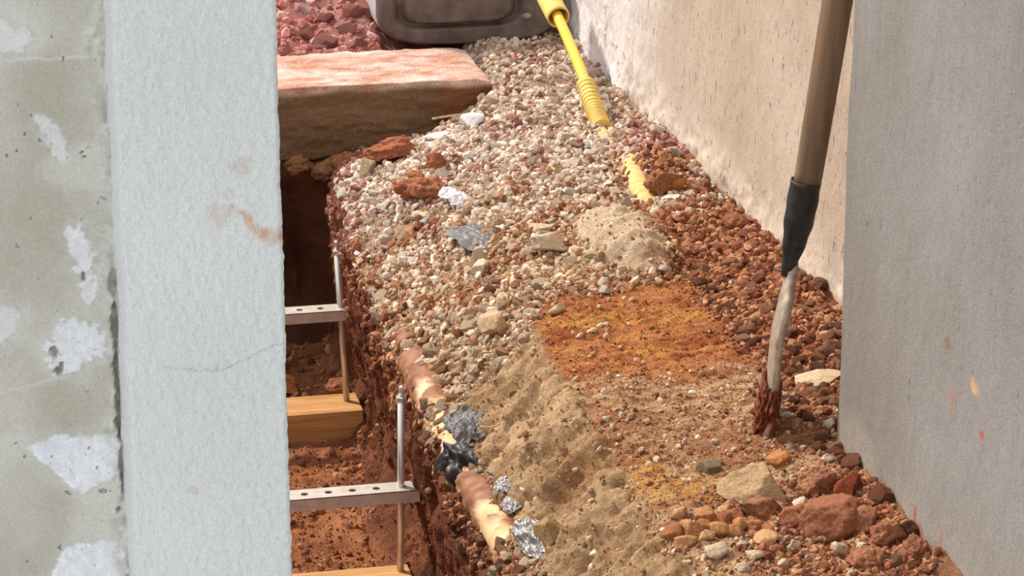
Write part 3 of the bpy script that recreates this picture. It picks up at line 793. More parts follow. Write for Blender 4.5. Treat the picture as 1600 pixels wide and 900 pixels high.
# ------------------------------------------------------------------ broken drain pipe along the lip of the trench
M_PIPE = attr_mat('muddy_cream_pvc', rough=.6, grain=(120, .85, 1.1), bumps=((160, (1, 1, 1), .4, 5),), spec=.35)
def pipe():
    Y = np.arange(3.42, 4.66, .006); m = len(Y); n = 36
    cx = np.interp(Y, [3.42, 3.9, 4.2, 4.66], [.772, .763, .762, .770]) + .002 * np.sin(Y * 9)
    czz = np.interp(Y, [3.42, 3.9, 4.3, 4.66], [-.160, -.158, -.155, -.152])
    a = np.linspace(0, 2 * np.pi, n, endpoint=False)
    R = np.array([.0285, .0255])
    V = []
    for r in R:
        V.append(np.stack([cx[:, None] + r * np.cos(a), np.repeat(Y[:, None], n, 1), czz[:, None] + r * np.sin(a)], -1).reshape(-1, 3))
    V = np.vstack(V)
    mudn = fbm(V, (20, 14, 20), 4, 143); hang = np.degrees(np.arctan2(V[:, 2] - np.tile(np.repeat(czz, n), 2), V[:, 0] - np.tile(np.repeat(cx, n), 2))) 
    mud = sst(-.05, .07, mudn + .16 * np.cos(np.radians(hang - 60)) - .06)
    outer = np.arange(len(V)) < m * n
    ctr = np.stack([np.tile(np.repeat(cx, n), 2), V[:, 1], np.tile(np.repeat(czz, n), 2)], 1)
    dirv = (V - ctr) / np.linalg.norm(V - ctr, axis=1, keepdims=True)
    V = V + dirv * (outer * mud * (.0035 + .004 * ridged(V, 60, 3, 144)))[:, None]
    pc = mixc(ramp(.5 + .8 * fbm(V, 25, 3, 145), (214, 164, 116), (240, 204, 160)), ramp(.5 + fbm(V, 70, 3, 146), (118, 72, 50), (168, 118, 84)), mud)
    i = np.arange(m * n).reshape(m, n); j = np.roll(i, -1, 1)
    Fo = np.stack([i[:-1], j[:-1], j[1:], i[1:]], -1).reshape(-1, 4)
    c = V[Fo].mean(1)
    ang = np.degrees(np.arctan2(c[:, 2] - np.interp(c[:, 1], Y, czz), c[:, 0] - np.interp(c[:, 1], Y, cx)))
    nz = fbm(c, 26, 3, 141) 
    ns = fbm(c, 60, 2, 142)
    keep = np.ones(len(Fo), bool)
    keep &= c[:, 1] + .03 * nz > 3.455                                  # ragged near end
    keep &= ~((c[:, 1] + .05 * nz > 4.50) & (ang > 60 + 40 * ns) & (c[:, 1] < 4.60))    # top broken away at the far end
    keep &= c[:, 1] + .04 * nz < 4.635
    keep &= ~((np.abs(c[:, 1] - 3.54) < .05 + .03 * nz) & (ang > 30) & (ang < 130))
    keep &= ~((np.abs(c[:, 1] - 4.44) < .022 + .02 * nz) & (ang > 60) & (ang < 260))
    F = Fo[keep]
    Fi = F[:, ::-1] + m * n
    # rim walls along every broken edge
    ed = {}
    for f in F.tolist():
        for k in range(4):
            u, v = f[k], f[(k + 1) % 4]
            if (v, u) in ed: del ed[(v, u)]
            else: ed[(u, v)] = 1
    rim = np.array([[v, u, u + m * n, v + m * n] for (u, v) in ed])
    F = np.vstack([F, Fi, rim])
    ids, inv = np.unique(F, return_inverse=True)
    me = np_mesh('drain_pipe', V[ids], inv.reshape(-1, 4), pc[ids])
    tag(link('drain_pipe', me, M_PIPE), 'broken cream plastic drain pipe half buried along the lip of the trench', 'pipe')
pipe()

# ------------------------------------------------------------------ timbers, perforated bars and rods in the trench
def wood_mat(name, c1, c2):
    m, nt, b = base_mat(name, .7, 0, .3)
    tc = N_(nt, 'ShaderNodeTexCoord'); mp = N_(nt, 'ShaderNodeMapping'); mp.inputs['Scale'].default_value = (1.2, 26, 26)
    nt.links.new(tc.outputs['Object'], mp.inputs[0])
    nz = N_(nt, 'ShaderNodeTexNoise'); nz.inputs['Scale'].default_value = 4; nz.inputs['Detail'].default_value = 8; nz.inputs['Distortion'].default_value = .6
    nt.links.new(mp.outputs[0], nz.inputs[0])
    cr = N_(nt, 'ShaderNodeValToRGB'); cr.color_ramp.elements[0].position = .32; cr.color_ramp.elements[1].position = .68
    cr.color_ramp.elements[0].color = (*lin(c1), 1); cr.color_ramp.elements[1].color = (*lin(c2), 1)
    nt.links.new(nz.outputs['Fac'], cr.inputs[0])
    nt.links.new(cr.outputs[0], b.inputs['Base Color'])
    bp = N_(nt, 'ShaderNodeBump'); bp.inputs['Strength'].default_value = .3; bp.inputs['Distance'].default_value = .002
    nt.links.new(nz.outputs['Fac'], bp.inputs['Height']); nt.links.new(bp.outputs[0], b.inputs['Normal'])
    return m
M_WOOD = wood_mat('sawn_timber', (176, 118, 66), (222, 172, 116))
M_STEEL = flat_mat('galvanised_steel', (222, 220, 216), .28, .55, .6)
M_BAR = flat_mat('painted_steel_bar', (214, 202, 190), .45, .35, .5, grain=(60, .82, 1.06))
t1 = bevel_box('timber', .06, .775, 5.085, 5.185, -.560, -.490, M_WOOD, .003)
tag(t1, 'sawn timber sleeper in the trench under the farther rod', 'timber')
t2 = bevel_box('timber', .06, .733, 4.225, 4.345, -.560, -.487, M_WOOD, .003)
tag(t2, 'sawn timber sleeper at the bottom edge under the nearer rod', 'timber')

def bar(xr, yc, zt, rodx, first, tilt, label):
    wid, hgt, x0 = .044, .020, .05
    V = []; F = []
    def add(vs, fs):
        b = len(V); V.extend(vs); F.extend([[b + q for q in f] for f in fs])
    pitch = .0405
    cells = sorted([rodx] + [rodx - first - pitch * k for k in range(int((rodx - first - x0 - .02) / pitch) + 1)])
    hw = .013; cur = x0
    n = 16
    for c in cells:
        add([(cur, yc - wid/2, 0), (c - hw, yc - wid/2, 0), (c - hw, yc + wid/2, 0), (cur, yc + wid/2, 0)], [[0, 1, 2, 3]])
        rad = .0066
        sq = []; ci = []
        for k in range(n):
            t = 2 * math.pi * (k + .5) / n; dx, dy = math.cos(t), math.sin(t)
            s = 1 / max(abs(dx), abs(dy))
            sq.append((c + hw * dx * s, yc + wid/2 * dy * s, 0)); ci.append((c + rad * dx, yc + rad * dy, 0))
        lo = [(p[0], p[1], -.0025) for p in ci]
        add(sq + ci + lo, [[k, (k+1) % n, n + (k+1) % n, n + k] for k in range(n)] + [[n + k, n + (k+1) % n, 2*n + (k+1) % n, 2*n + k] for k in range(n)])
        cs = [(c-hw, yc-wid/2, 0), (c+hw, yc-wid/2, 0), (c+hw, yc+wid/2, 0), (c-hw, yc+wid/2, 0)]
        for q in range(4):   # fill the corners of the square
            near = sorted(range(n), key=lambda k: (sq[k][0]-cs[q][0])**2 + (sq[k][1]-cs[q][1])**2)[:2]
            A, B, D = cs[q], sq[near[0]], sq[near[1]]
            if (B[0]-A[0])*(D[1]-A[1]) - (B[1]-A[1])*(D[0]-A[0]) < 0: B, D = D, B
            add([A, B, D], [[0, 1, 2]])
        cur = c + hw
    add([(cur, yc - wid/2, 0), (xr, yc - wid/2, 0), (xr, yc + wid/2, 0), (cur, yc + wid/2, 0)], [[0, 1, 2, 3]])
    a, b = (x0, yc - wid/2), (xr, yc + wid/2)
    def box_side(p, q): add([(p[0], p[1], 0), (q[0], q[1], 0), (q[0], q[1], -hgt), (p[0], p[1], -hgt)], [[3, 2, 1, 0]])
    box_side(a, (xr, a[1])); box_side((xr, a[1]), b); box_side(b, (x0, b[1])); box_side((x0, b[1]), a)
    for y_, s in ((yc - wid/2, 1), (yc + wid/2, -1)):   # return lips of the channel
        add([(x0, y_, -hgt), (xr, y_, -hgt), (xr, y_ + s*.012, -hgt), (x0, y_ + s*.012, -hgt)], [[0, 1, 2, 3]])
    V = [(x, y, z + zt + tilt * (xr - x)) for x, y, z in V]
    me = bpy.data.meshes.new('perforated_bar'); me.from_pydata(V, [], F); me.update()
    o = link('perforated_bar', me, M_BAR)
    s = o.modifiers.new('wall', 'SOLIDIFY'); s.thickness = .0012; s.offset = -1
    return tag(o, label, 'steel bar', 'perforated steel bars across the trench')
bar(.771, 5.142, -.294, .7475, .045, .0, 'perforated steel bar threaded on the farther rod')
bar(.749, 4.318, -.332, .7225, .045, .0, 'perforated steel bar threaded on the nearer rod')

def rod(base, top, label):
    root = empty('threaded_rod', base); tag(root, label, 'steel rod', 'upright steel rods in the trench')
    b = np.zeros(3); t = np.array(top) - np.array(base); L = np.linalg.norm(t); d = t / L
    V, F = tube_np(np.array([b, b + d * (L - .018)]), .0064, 16); link('shaft', poly_mesh('shaft', V, F), M_STEEL, root)
    V, F = tube_np(np.array([b + d * (L - .018), b + d * (L - .003), b + d * L]), np.array([.0046, .0046, .0036]), 16); link('tip', poly_mesh('tip', V, F), M_STEEL, root)
    V, F = tube_np(np.array([b + d * (L - .027), b + d * (L - .026), b + d * (L - .0195), b + d * (L - .018)]), np.array([.0085, .0095, .0095, .0080]), 6)
    link('hex_nut', poly_mesh('hex_nut', V, F, False), M_STEEL, root)
    return root
rod((.7505, 5.142, -.490), (.7365, 5.142, -.158), 'bright steel rod standing on the farther timber')
rod((.7165, 4.318, -.487), (.7225, 4.318, -.152), 'bright steel rod standing on the nearer timber')

# ------------------------------------------------------------------ large single stones, clods and scraps
CI = [0]
def hero(name, loc, size, colr, label, cat, seed, kind='stone', sub=4, rot=None, group=None, sink=.0, planes=14, lo=.42, hi=.82):
    if kind == 'stone': V, F = rock_shape(sub, seed, planes, lo, hi, .12, 2.5, .05); mat = M_STONE
    else: V, F = rock_shape(sub, seed, 9, .5, .85, .30, 2.2, .16); mat = M_CLOD
    V = V * np.array(size) / 2
    me = np_mesh(name, V, F)
    o = link(name, me, mat, None, (loc[0], loc[1], loc[2] - sink), rot or (0, 0, (seed * 1.7) % .6 - .3))
    cc_ = lin(colr)
    if kind == 'clod': cc_ = cc_ * .58 + lin((188, 138, 102)) * .42
    o.color = (*cc_, 1)
    return tag(o, label, cat, group)

HEROES = [
 ('boulder', (1.113,3.247,.022), (.092,.085,.070), (156,100,74), 'large rounded red-brown boulder on the rubble beside the pilaster foot', 'rock', 101, 'stone', 5),
 ('clay_clod', (1.046,3.392,.016), (.098,.090,.072), (190,158,120), 'big tan lump with a sheared face in front of the shovel', 'clod', 102, 'stone', 5),
 ('rock', (1.160,3.312,.040), (.046,.046,.042), (128,62,40), 'dark red block leaning on the pilaster above the boulder', 'rock', 103, 'stone', 4),
 ('rock', (1.014,3.487,.010), (.032,.030,.026), (128,112,92), 'dark grey-brown stone alone on the scraped clay', 'rock', 104, 'stone', 4),
 ('flat_stone', (1.297,4.745,.010), (.050,.040,.012), (226,206,192), 'smooth white oval stone beside the buried yellow conduit', 'stone', 105, 'stone', 4),
 ('rock', (1.018,4.534,.008), (.060,.056,.042), (206,184,158), 'pale angular stone left of the mortar heap', 'stone', 106, 'stone', 4),
 ('rock', (1.032,4.653,-.002), (.050,.040,.020), (196,172,146), 'flat tan stone just behind the pale angular stone', 'stone', 107, 'stone', 4),
 ('clay_clod', (.884,5.022,-.034), (.122,.090,.068), (172,96,66), 'long wedge of red clay on the gravel by the white paper', 'clod', 108, 'clod', 5),
 ('clay_clod', (.890,5.423,-.066), (.124,.080,.066), (166,84,58), 'long red clay lump at the foot of the concrete beam', 'clod', 109, 'clod', 5),
 ('rock', (.838,5.378,-.085), (.036,.034,.042), (176,158,130), 'grey striped stone at the trench lip beside the long red lump', 'stone', 110, 'stone', 4),
 ('clay_clod', (.950,5.236,-.040), (.042,.036,.046), (168,92,66), 'small upright red clod right of the striped stone', 'clod', 111, 'clod', 4),
 ('clay_clod', (.905,5.199,-.056), (.036,.034,.028), (180,98,60), 'orange-red clod behind the long clay wedge', 'clod', 112, 'clod', 4),
 ('rock', (.867,4.940,-.056), (.036,.032,.024), (220,198,172), 'cream stone in front of the long clay wedge', 'stone', 113, 'stone', 4),
 ('flat_stone', (.997,5.454,-.050), (.064,.060,.014), (224,218,222), 'white flat stone chip lying before the beam', 'stone', 114, 'stone', 3),
 ('flat_stone', (1.079,5.499,-.030), (.052,.050,.024), (216,210,212), 'white flat stone chip at the broken end of the beam', 'stone', 115, 'stone', 3),
 ('stone_slab', (1.272,3.777,.016), (.090,.060,.022), (206,182,150), 'cream slab of stone between the shovel and the pilaster', 'stone', 116, 'stone', 4),
 ('rock', (.863,4.249,-.032), (.050,.046,.048), (200,170,136), 'round tan stone in the gravel behind the mortar slope', 'stone', 117, 'stone', 4),
 ('rock', (.853,4.113,-.046), (.042,.034,.022), (164,142,114), 'grey-tan stone touching the top of the mortar slope', 'stone', 118, 'stone', 4),
 ('clay_clod', (1.296,4.800,.020), (.078,.080,.062), (146,88,54), 'brown crumbly clod resting against the buried yellow conduit', 'clod', 119, 'clod', 5),
 ('rock', (1.322,4.787,.021), (.028,.026,.034), (186,124,74), 'ochre chip standing beside the brown clod', 'stone', 120, 'stone', 3),
 ('rock', (1.374,4.799,.016), (.024,.024,.022), (120,56,44), 'dark red round pebble at the foot of the wall', 'stone', 121, 'clod', 4),
 ('clay_clod', (1.359,4.548,.021), (.048,.044,.030), (140,80,54), 'brown clod pressed against the wall above the red earth', 'clod', 122, 'clod', 4),
 ('rock', (.906,4.566,-.036), (.034,.030,.028), (214,194,166), 'cream stone below the grey plastic scrap', 'stone', 123, 'stone', 4),
 ('clay_clod', (1.132,3.352,.032), (.042,.040,.050), (160,94,74), 'pinkish clod between the tan lump and the dark red block', 'clod', 124, 'clod', 4),
 ('clay_clod', (1.041,3.327,.010), (.054,.040,.036), (150,92,66), 'red-brown clod tucked under the tan lump', 'clod', 125, 'clod', 4),
 ('clay_clod', (1.074,3.277,.016), (.046,.044,.042), (150,84,56), 'red clod at the left side of the boulder', 'clod', 126, 'clod', 4),
 ('clay_clod', (1.148,3.225,.030), (.050,.044,.038), (154,92,70), 'pitted red stone at the right side of the boulder', 'clod', 127, 'clod', 4),
 ('clay_clod', (1.164,3.169,.034), (.052,.050,.048), (152,86,64), 'rough red clod against the pilaster right of the boulder', 'clod', 128, 'clod', 5),
 ('clay_clod', (1.178,3.100,.040), (.044,.044,.048), (148,82,62), 'red clod lowest along the pilaster in the corner', 'clod', 129, 'clod', 5),
 ('clay_clod', (1.118,3.107,.024), (.060,.052,.040), (156,90,66), 'broad red clod at the bottom edge below the boulder', 'clod', 130, 'clod', 5),
 ('rock', (1.114,3.484,.016), (.034,.030,.024), (184,124,74), 'orange stone just behind the tan lump', 'stone', 131, 'stone', 4),
 ('mortar_lump', (.779,3.594,-.100), (.040,.044,.034), (170,138,98), 'mortar lump above the near end of the drain pipe', 'lump', 132, 'stone', 4),
 ('mortar_lump', (.797,3.520,-.084), (.040,.046,.044), (160,128,90), 'blocky mortar lump beside the foil at the near pipe end', 'lump', 133, 'stone', 4),
 ('clay_clod', (.751,4.769,-.118), (.030,.034,.028), (150,90,56), 'brown clod at the trench lip above the farther bar', 'clod', 134, 'clod', 4),
 ('rock', (.957,4.193,.006), (.032,.030,.028), (198,172,140), 'tan stone at the top corner of the orange ledge', 'stone', 135, 'stone', 4),
 ('rock', (1.172,3.449,.026), (.022,.020,.018), (214,190,160), 'cream pebble at the near foot of the pilaster corner', 'stone', 136, 'stone', 3),
 ('rock', (1.216,3.572,.026), (.018,.016,.016), (222,206,182), 'cream pebble beside the far corner of the pilaster', 'stone', 137, 'stone', 3),
]
for h in HEROES:
    nm, loc, size, cc, lab, cat, seed, kd, sub = h
    hero(nm, loc, size, cc, lab, cat, seed, kd, sub, **(dict(planes=7, lo=.62, hi=.92) if nm == 'boulder' else {}))
for k, (x, y, z, w, hh) in enumerate([(.942,3.195,.015,.032,.024),(1.048,3.203,.014,.024,.016),(1.094,3.316,.019,.026,.024),(1.094,3.152,.024,.024,.026),(1.060,3.174,.008,.013,.013),
                                      (.965,3.152,.012,.022,.016),(.993,3.187,.013,.028,.013),(1.093,3.091,.019,.026,.013),(1.02,3.16,.012,.014,.010),(.985,3.22,.013,.016,.012)]):
    hero('pale_pebble', (x, y, z), (w, w * .85, hh), [(196,174,148),(180,158,134),(208,186,160)][k % 3], 'pale cream pebble among the red rubble at the bottom', 'pebble', 201 + k, 'stone', 3, group='pale pebbles in the front rubble')
OC = [(.933,3.287,.012,.029,.024),(.960,3.320,.013,.026,.024),(.931,3.335,.013,.022,.019),(.979,3.313,.010,.031,.021),(.969,3.266,.016,.029,.024),(.986,3.254,.014,.022,.022),(.946,3.256,.012,.022,.019),
      (.909,3.283,.009,.029,.022),(.917,3.251,.010,.030,.020),(1.018,3.280,.009,.020,.020),(1.015,3.218,.020,.030,.018),(1.002,3.315,.010,.026,.017),(1.002,3.285,.012,.020,.018),(.955,3.292,.012,.020,.018),(.992,3.335,.010,.022,.018),(1.03,3.25,.012,.022,.02)]
for k, (x, y, z, w, hh) in enumerate(OC):
    hero('ochre_lump', (x, y, z), (w * 1.1, w, hh * 1.1), [(188,138,92),(176,122,80),(198,154,110),(164,106,70)][k % 4], 'ochre clay lump in the cluster below the yellow streak', 'clod', 301 + k, 'stone', 3, group='ochre lumps at the lower end of the ledge', planes=12, lo=.45, hi=.85)

# crumpled sheets
M_BLACKBAG = flat_mat('black_plastic_film', (30, 28, 28), .5, 0, .6)
M_GREYBAG = flat_mat('grey_plastic_film', (112, 108, 108), .45, 0, .5, grain=(60, .7, 1.2))
M_FOIL = flat_mat('silver_foil', (170, 166, 164), .42, .6, .5)
M_PAPER = flat_mat('white_paper', (226, 226, 236), .7, 0, .3)
def crumple(name, loc, size, mat, label, cat, seed, bend=.5, rot=(0, 0, 0), group=None, fold=1.0, smooth=False):
    n = 40; u, v = np.meshgrid(np.linspace(-1, 1, n), np.linspace(-1, 1, n), indexing='ij')
    P = np.stack([u, v, 0 * u], -1)
    out = 1 + .25 * fbm(np.stack([u, v, 0 * u + seed], -1), 2.2, 2, seed)
    h = fold * (.55 * ridged(np.stack([u, v, 0 * u + seed], -1), 1.5, 4, seed + 1) + .2 * ridged(np.stack([u, v, 0*u], -1), 4.5, 2, seed + 2))
    rr = np.maximum(np.abs(u), np.abs(v)); k = np.where(rr > 0, rr / np.maximum(np.hypot(u, v), 1e-6), 1)
    P[..., 0] = u * (.6 + .4 * k) * out; P[..., 1] = v * (.6 + .4 * k) * out
    P[..., 2] = h - bend * (u * u + v * v)
    P = P * np.array(size) / 2
    me = np_mesh(name, P, grid_faces(n, n), None, smooth)
    o = link(name, me, mat, None, loc, rot)
    s = o.modifiers.new('film', 'SOLIDIFY'); s.thickness = .0006
    return tag(o, label, cat, group)
crumple('paper_scrap', (.938, 4.930, -.022), (.050, .075, .038), M_PAPER, 'crumpled white paper beside the long red clay wedge', 'paper', 11, .5, (.35, .1, .6))
crumple('plastic_scrap', (.925, 4.700, -.024), (.082, .105, .022), M_GREYBAG, 'torn grey plastic sheet lying on the gravel', 'plastic scrap', 12, .3, (.1, -.1, .5), fold=.7)
crumple('plastic_bag', (.757, 3.905, -.118), (.085, .150, .085), M_BLACKBAG, 'crumpled black plastic bag on the trench lip above the pipe', 'plastic bag', 13, .7, (.2, -.5, .3), fold=.75, smooth=True)
crumple('foil_scrap', (.770, 3.990, -.094), (.066, .080, .026), M_GREYBAG, 'grey crumpled film on top of the black plastic bag', 'foil', 14, .6, (.2, -.3, .2))
crumple('foil_scrap', (.778, 3.530, -.094), (.046, .090, .030), M_FOIL, 'silver foil scrap beside the near end of the drain pipe', 'foil', 15, .5, (.3, -.5, .2))
crumple('foil_scrap', (.777, 3.698, -.110), (.028, .036, .014), M_FOIL, 'small foil scrap low on the mortar slope', 'foil', 16, .5, (.2, -.4, .1))
crumple('foil_scrap', (.781, 3.738, -.096), (.030, .036, .014), M_FOIL, 'small foil scrap highest on the mortar slope', 'foil', 17, .5, (.2, -.4, .9))
M_TWIG = flat_mat('dry_twig', (196, 164, 132), .8, 0, .2, grain=(60, .7, 1.2))
def twig(name, pts, r, label, cat):
    c = curve_pts(pts, 14); V, F = tube_np(c, np.linspace(r, r * .6, 14), 8)
    tag(link(name, poly_mesh(name, V, F), M_TWIG), label, cat)
twig('stick', [(.995, 5.520, -.030), (1.035, 5.515, -.024), (1.090, 5.520, -.022)], .0025, 'thin pale stick lying before the beam by the white chips', 'stick')
twig('twig', [(.945, 4.70, -.040), (.948, 4.695, -.012), (.952, 4.69, .018)], .0018, 'thin twig standing beside the grey plastic sheet', 'twig')
twig('twig', [(.778, 3.925, -.078), (.795, 3.921, -.078), (.815, 3.92, -.070)], .0022, 'short twig on the mortar slope right of the black bag', 'twig')

# ------------------------------------------------------------------ gravel and crumbs
AREA = np.linalg.norm(np.cross(np.gradient(EP, axis=0), np.gradient(EP, axis=1)), axis=-1)
VP, VN = EP.reshape(-1, 3), EN.reshape(-1, 3)
PROT_S = [rock_shape(2, 500 + k, 12, .4, .85) for k in range(10)]
PROT_T = []
for k in range(8):
    V, F = ico(1); g = np.random.default_rng(600 + k)
    V = V * g.uniform(.75, 1.15, (len(V), 1)) * g.uniform(.6, 1.1, 3); PROT_T.append((V / np.abs(V).max(), F))
B12 = ico(1)

def small_protos(seed, n=10, jit=.25):
    out = []
    bm = bmesh.new(); bmesh.ops.create_icosphere(bm, subdivisions=1, radius=1); bm.verts.ensure_lookup_table()
    # 12-vertex icosahedron: cheap stone for the loose gravel
    bm.free()
    t = (1 + 5 ** .5) / 2
    V0 = np.array([(-1,t,0),(1,t,0),(-1,-t,0),(1,-t,0),(0,-1,t),(0,1,t),(0,-1,-t),(0,1,-t),(t,0,-1),(t,0,1),(-t,0,-1),(-t,0,1)]) / math.hypot(1, t)
    F0 = np.array([(0,11,5),(0,5,1),(0,1,7),(0,7,10),(0,10,11),(1,5,9),(5,11,4),(11,10,2),(10,7,6),(7,1,8),(3,9,4),(3,4,2),(3,2,6),(3,6,8),(3,8,9),(4,9,5),(2,4,11),(6,2,10),(8,6,7),(9,8,1)])
    g = np.random.default_rng(seed)
    for _ in range(n):
        V = V0 * g.uniform(1 - jit, 1 + jit, (12, 1)) * np.array([1, g.uniform(.6, .95), g.uniform(.45, .8)])
        out.append((V, F0))
    return out

FREE = 1.0 * ~((EP[..., 0] > 1.398) | ((EP[..., 0] > 1.196) & (EP[..., 1] < 3.525)) | ((EP[..., 0] < 1.15) & (EP[..., 1] > 5.64)))
def pick(weight, n, g):
    weight = weight * FREE
    w = (weight * AREA).reshape(-1); w = np.clip(w, 0, None); w = w / w.sum()
    return g.choice(len(w), n, p=w)

def merged(name, P, size, cols, protos, label, cat, mat, g, squash=1.0):
    Vs = []; Fs = []; Cs = []; off = 0
    which = g.integers(0, len(protos), len(P)); R = rand_rot(len(P), g)
    for k, (V, F) in enumerate(protos):
        m = which == k
        if not m.any(): continue
        W = np.einsum('nij,vj->nvi', R[m], V) * size[m][:, None, None]; W[..., 2] *= squash
        W += P[m][:, None]
        nv = V.shape[0]; c = m.sum()
        Vs.append(W.reshape(-1, 3)); Cs.append(np.repeat(cols[m], nv, 0))
        Fs.append((F[None] + (np.arange(c) * nv)[:, None, None]).reshape(-1, 3) + off); off += c * nv
    me = np_mesh(name, np.vstack(Vs), np.vstack(Fs), np.vstack(Cs), False)
    return tag(link(name, me, mat), label, cat, kind='stuff')

def palette(cols, n, g, jit=.12):
    c = np.array([lin(q) for q in cols]); w = c[g.integers(0, len(c), n)]
    return np.clip(w * g.normal(1, jit, (n, 1)) * g.normal(1, .012, (n, 3)), 0.01, .95)

VIEW = ((EP[..., 1] > 3.05) & (EP[..., 1] < 6.05)).astype(float)
X_, Y_, U_ = EP[..., 0], EP[..., 1], E['U']
NZ = fbm(EP, 8, 3, 151); NZ2 = fbm(EP, 16, 2, 152)

LANDMARK = [((1.02, 5.50), 'in front of the concrete beam'), ((1.26, 5.35), 'beside the corrugated yellow conduit'), ((1.28, 4.95), 'beside the buried yellow conduit'), ((1.22, 5.75), 'below the grey container'),
            ((.88, 5.05), 'around the long red clay wedge'), ((.93, 4.72), 'around the grey plastic sheet'), ((1.13, 4.52), 'around the mortar heap'), ((.76, 4.95), 'on the trench lip above the farther bar'), ((.86, 4.27), 'around the round tan stone'),
            ((.77, 4.40), 'along the broken drain pipe'), ((.78, 3.75), 'around the foil scraps'), ((1.02, 4.35), 'at the back edge of the orange ledge'), ((1.30, 4.35), 'along the wall behind the orange ledge'), ((1.28, 4.0), 'right of the shovel blade'),
            ((1.27, 3.75), 'around the cream slab'), ((1.11, 3.27), 'around the large boulder'), ((1.05, 3.45), 'around the big tan lump'), ((.96, 3.28), 'around the ochre lumps'), ((1.05, 3.9), 'on the scraped clay ledge'), ((1.16, 3.10), 'in the bottom right corner by the pilaster')]
def where(p):
    return min(LANDMARK, key=lambda q: (p[0] - q[0][0]) ** 2 + (.45 * (p[1] - q[0][1])) ** 2)[1]

def individuals(name, mesh_protos, mat, P, size, cols, label, cat, group, g, squash=1.0):
    mes = []
    for k, (V, F) in enumerate(mesh_protos):
        me = np_mesh(name, V, F, None, False); me.materials.append(mat); mes.append(me)
    first = {}
    for i in range(len(P)):
        k = int(g.integers(0, len(mes)))
        if k not in first:
            o = bpy.data.objects.new(name, mes[k]); first[k] = o
        else: o = first[k].copy()
        COLL.objects.link(o)
        s = float(size[i]); o.scale = (s, s * g.uniform(.75, 1.0), s * g.uniform(.55, .9) * squash)
        o.rotation_euler = (g.uniform(-.5, .5), g.uniform(-.5, .5), g.uniform(0, 6.28))
        o.location = P[i].tolist(); o.color = (*cols[i].tolist(), 1)
        tag(o, label.replace('@', where(P[i])), cat, group)

PALE = [(206,180,152),(190,162,134),(220,202,180),(174,144,118),(200,170,142),(160,128,102),(210,184,156),(158,114,82),(174,130,98)]
PALEFAR = [(220,202,184),(206,186,168),(232,220,206),(194,172,154),(214,194,176),(172,132,110),(184,158,138),(226,212,198)]
REDS = [(160,106,76),(176,124,92),(142,90,66),(186,138,104),(124,76,58)]
REDFAR = [(158,108,96),(140,90,82),(184,138,122)]
g = np.random.default_rng(21)
# gravel: near part of the bank and the dusty far part
wg = E['grav'] * VIEW * (U_ < 5.9) * np.clip(.75 + .9 * NZ, .08, 1.6) * (1 - .8 * sst(4.15, 4.0, Y_) * sst(.83, .79, X_))
def gravel(wt, n, smin, smax, pal, label_s, name_s):
    ii = pick(wt, n, g); size = smin + (smax - smin) * g.random(n) ** 3.6
    lump = g.random(n) < .011; size = np.where(lump, g.uniform(.009, .017, n), size)
    return VP[ii] + VN[ii] * (size * np.where(lump, 0, g.uniform(-.25, .5, n)))[:, None], size, palette(pal, n, g)
near = wg * (Y_ < 4.85); far = wg * (Y_ >= 4.85)
Pn, Sn, Cn = gravel(near, 12000, .0024, .0115, PALE, '', '')
Pf, Sf, Cf = gravel(far, 12000, .0026, .0125, PALEFAR, '', '')
# the dusty far gravel and the brown near gravel mix where they meet
for Px, Cx in ((Pn, Cn), (Pf, Cf)):
    pf = sst(4.35, 5.25, Px[:, 1]); sw = g.random(len(Px)) < pf
    Cx[:] = np.where(sw[:, None], palette(PALEFAR, len(Px), g), palette(PALE, len(Px), g))
PP = np.vstack([Pn, Pf]); SS = np.concatenate([Sn, Sf]); CC = np.vstack([Cn, Cf])
order = np.argsort(-SS / np.linalg.norm(PP - np.array([0, 0, 1.5]), axis=1))
big = order[:300]; rest = order[300:]
nb = PP[big][:, 1] < 4.85
individuals('gravel_stone', PROT_S, M_STONE, PP[big][nb], SS[big][nb] * 1.1, CC[big][nb], 'tan gravel stone @', 'stone', 'gravel stones on the near bank', g)
individuals('gravel_stone', PROT_S, M_STONE, PP[big][~nb], SS[big][~nb] * 1.1, CC[big][~nb], 'dusty pale gravel stone @', 'stone', 'gravel stones on the far bank', g)
merged('loose_gravel', PP[rest], SS[rest], CC[rest], small_protos(31), 'fine loose gravel covering the bank from the trench to the wall', 'gravel', M_PEBBLE, g)

# red crumbs: thick along the wall and in the front rubble, sprinkled over the gravel and the ledge
wr = VIEW * (2.2 * E['red'] + 1.6 * E['rub'] * (Y_ < 3.5) + 1.3 * E['grav'] * np.clip(NZ2 * 2.8 + .05, 0, 1) * (U_ < 5.9) * (1 - .6 * sst(4.6, 5.2, Y_)) + .10 * E['ora'] + .22 * E['low'] + .012 * E['tan'] + .7 * sst(5.0, 5.6, U_) * (U_ < 6.4))
n = 19000
ii = pick(wr, n, g); size = .0020 + .0100 * g.random(n) ** 3.2
size *= np.where(E['ora'].reshape(-1)[ii] + E['low'].reshape(-1)[ii] + E['tan'].reshape(-1)[ii] > .5, .5, 1)
size *= np.where((VP[ii][:, 1] < 3.45) & (VP[ii][:, 0] > 1.0), 1.5, 1)
PR = VP[ii] + VN[ii] * (size * .3)[:, None]
CR = np.where((VP[ii][:, 1] > 5.0)[:, None], palette(REDFAR, n, g), palette(REDS, n, g))
order = np.argsort(-size / np.linalg.norm(PR - np.array([0, 0, 1.5]), axis=1))
big = order[:300]; rest = order[300:]
PROT_C = [rock_shape(2, 700 + k, 8, .5, .88, .30, 2.4, .18) for k in range(8)]
zone_front = (PR[big][:, 1] < 3.50); zone_wall = ~zone_front & (PR[big][:, 0] > 1.15) & (PR[big][:, 1] < 4.75); zone_bank = ~zone_front & ~zone_wall
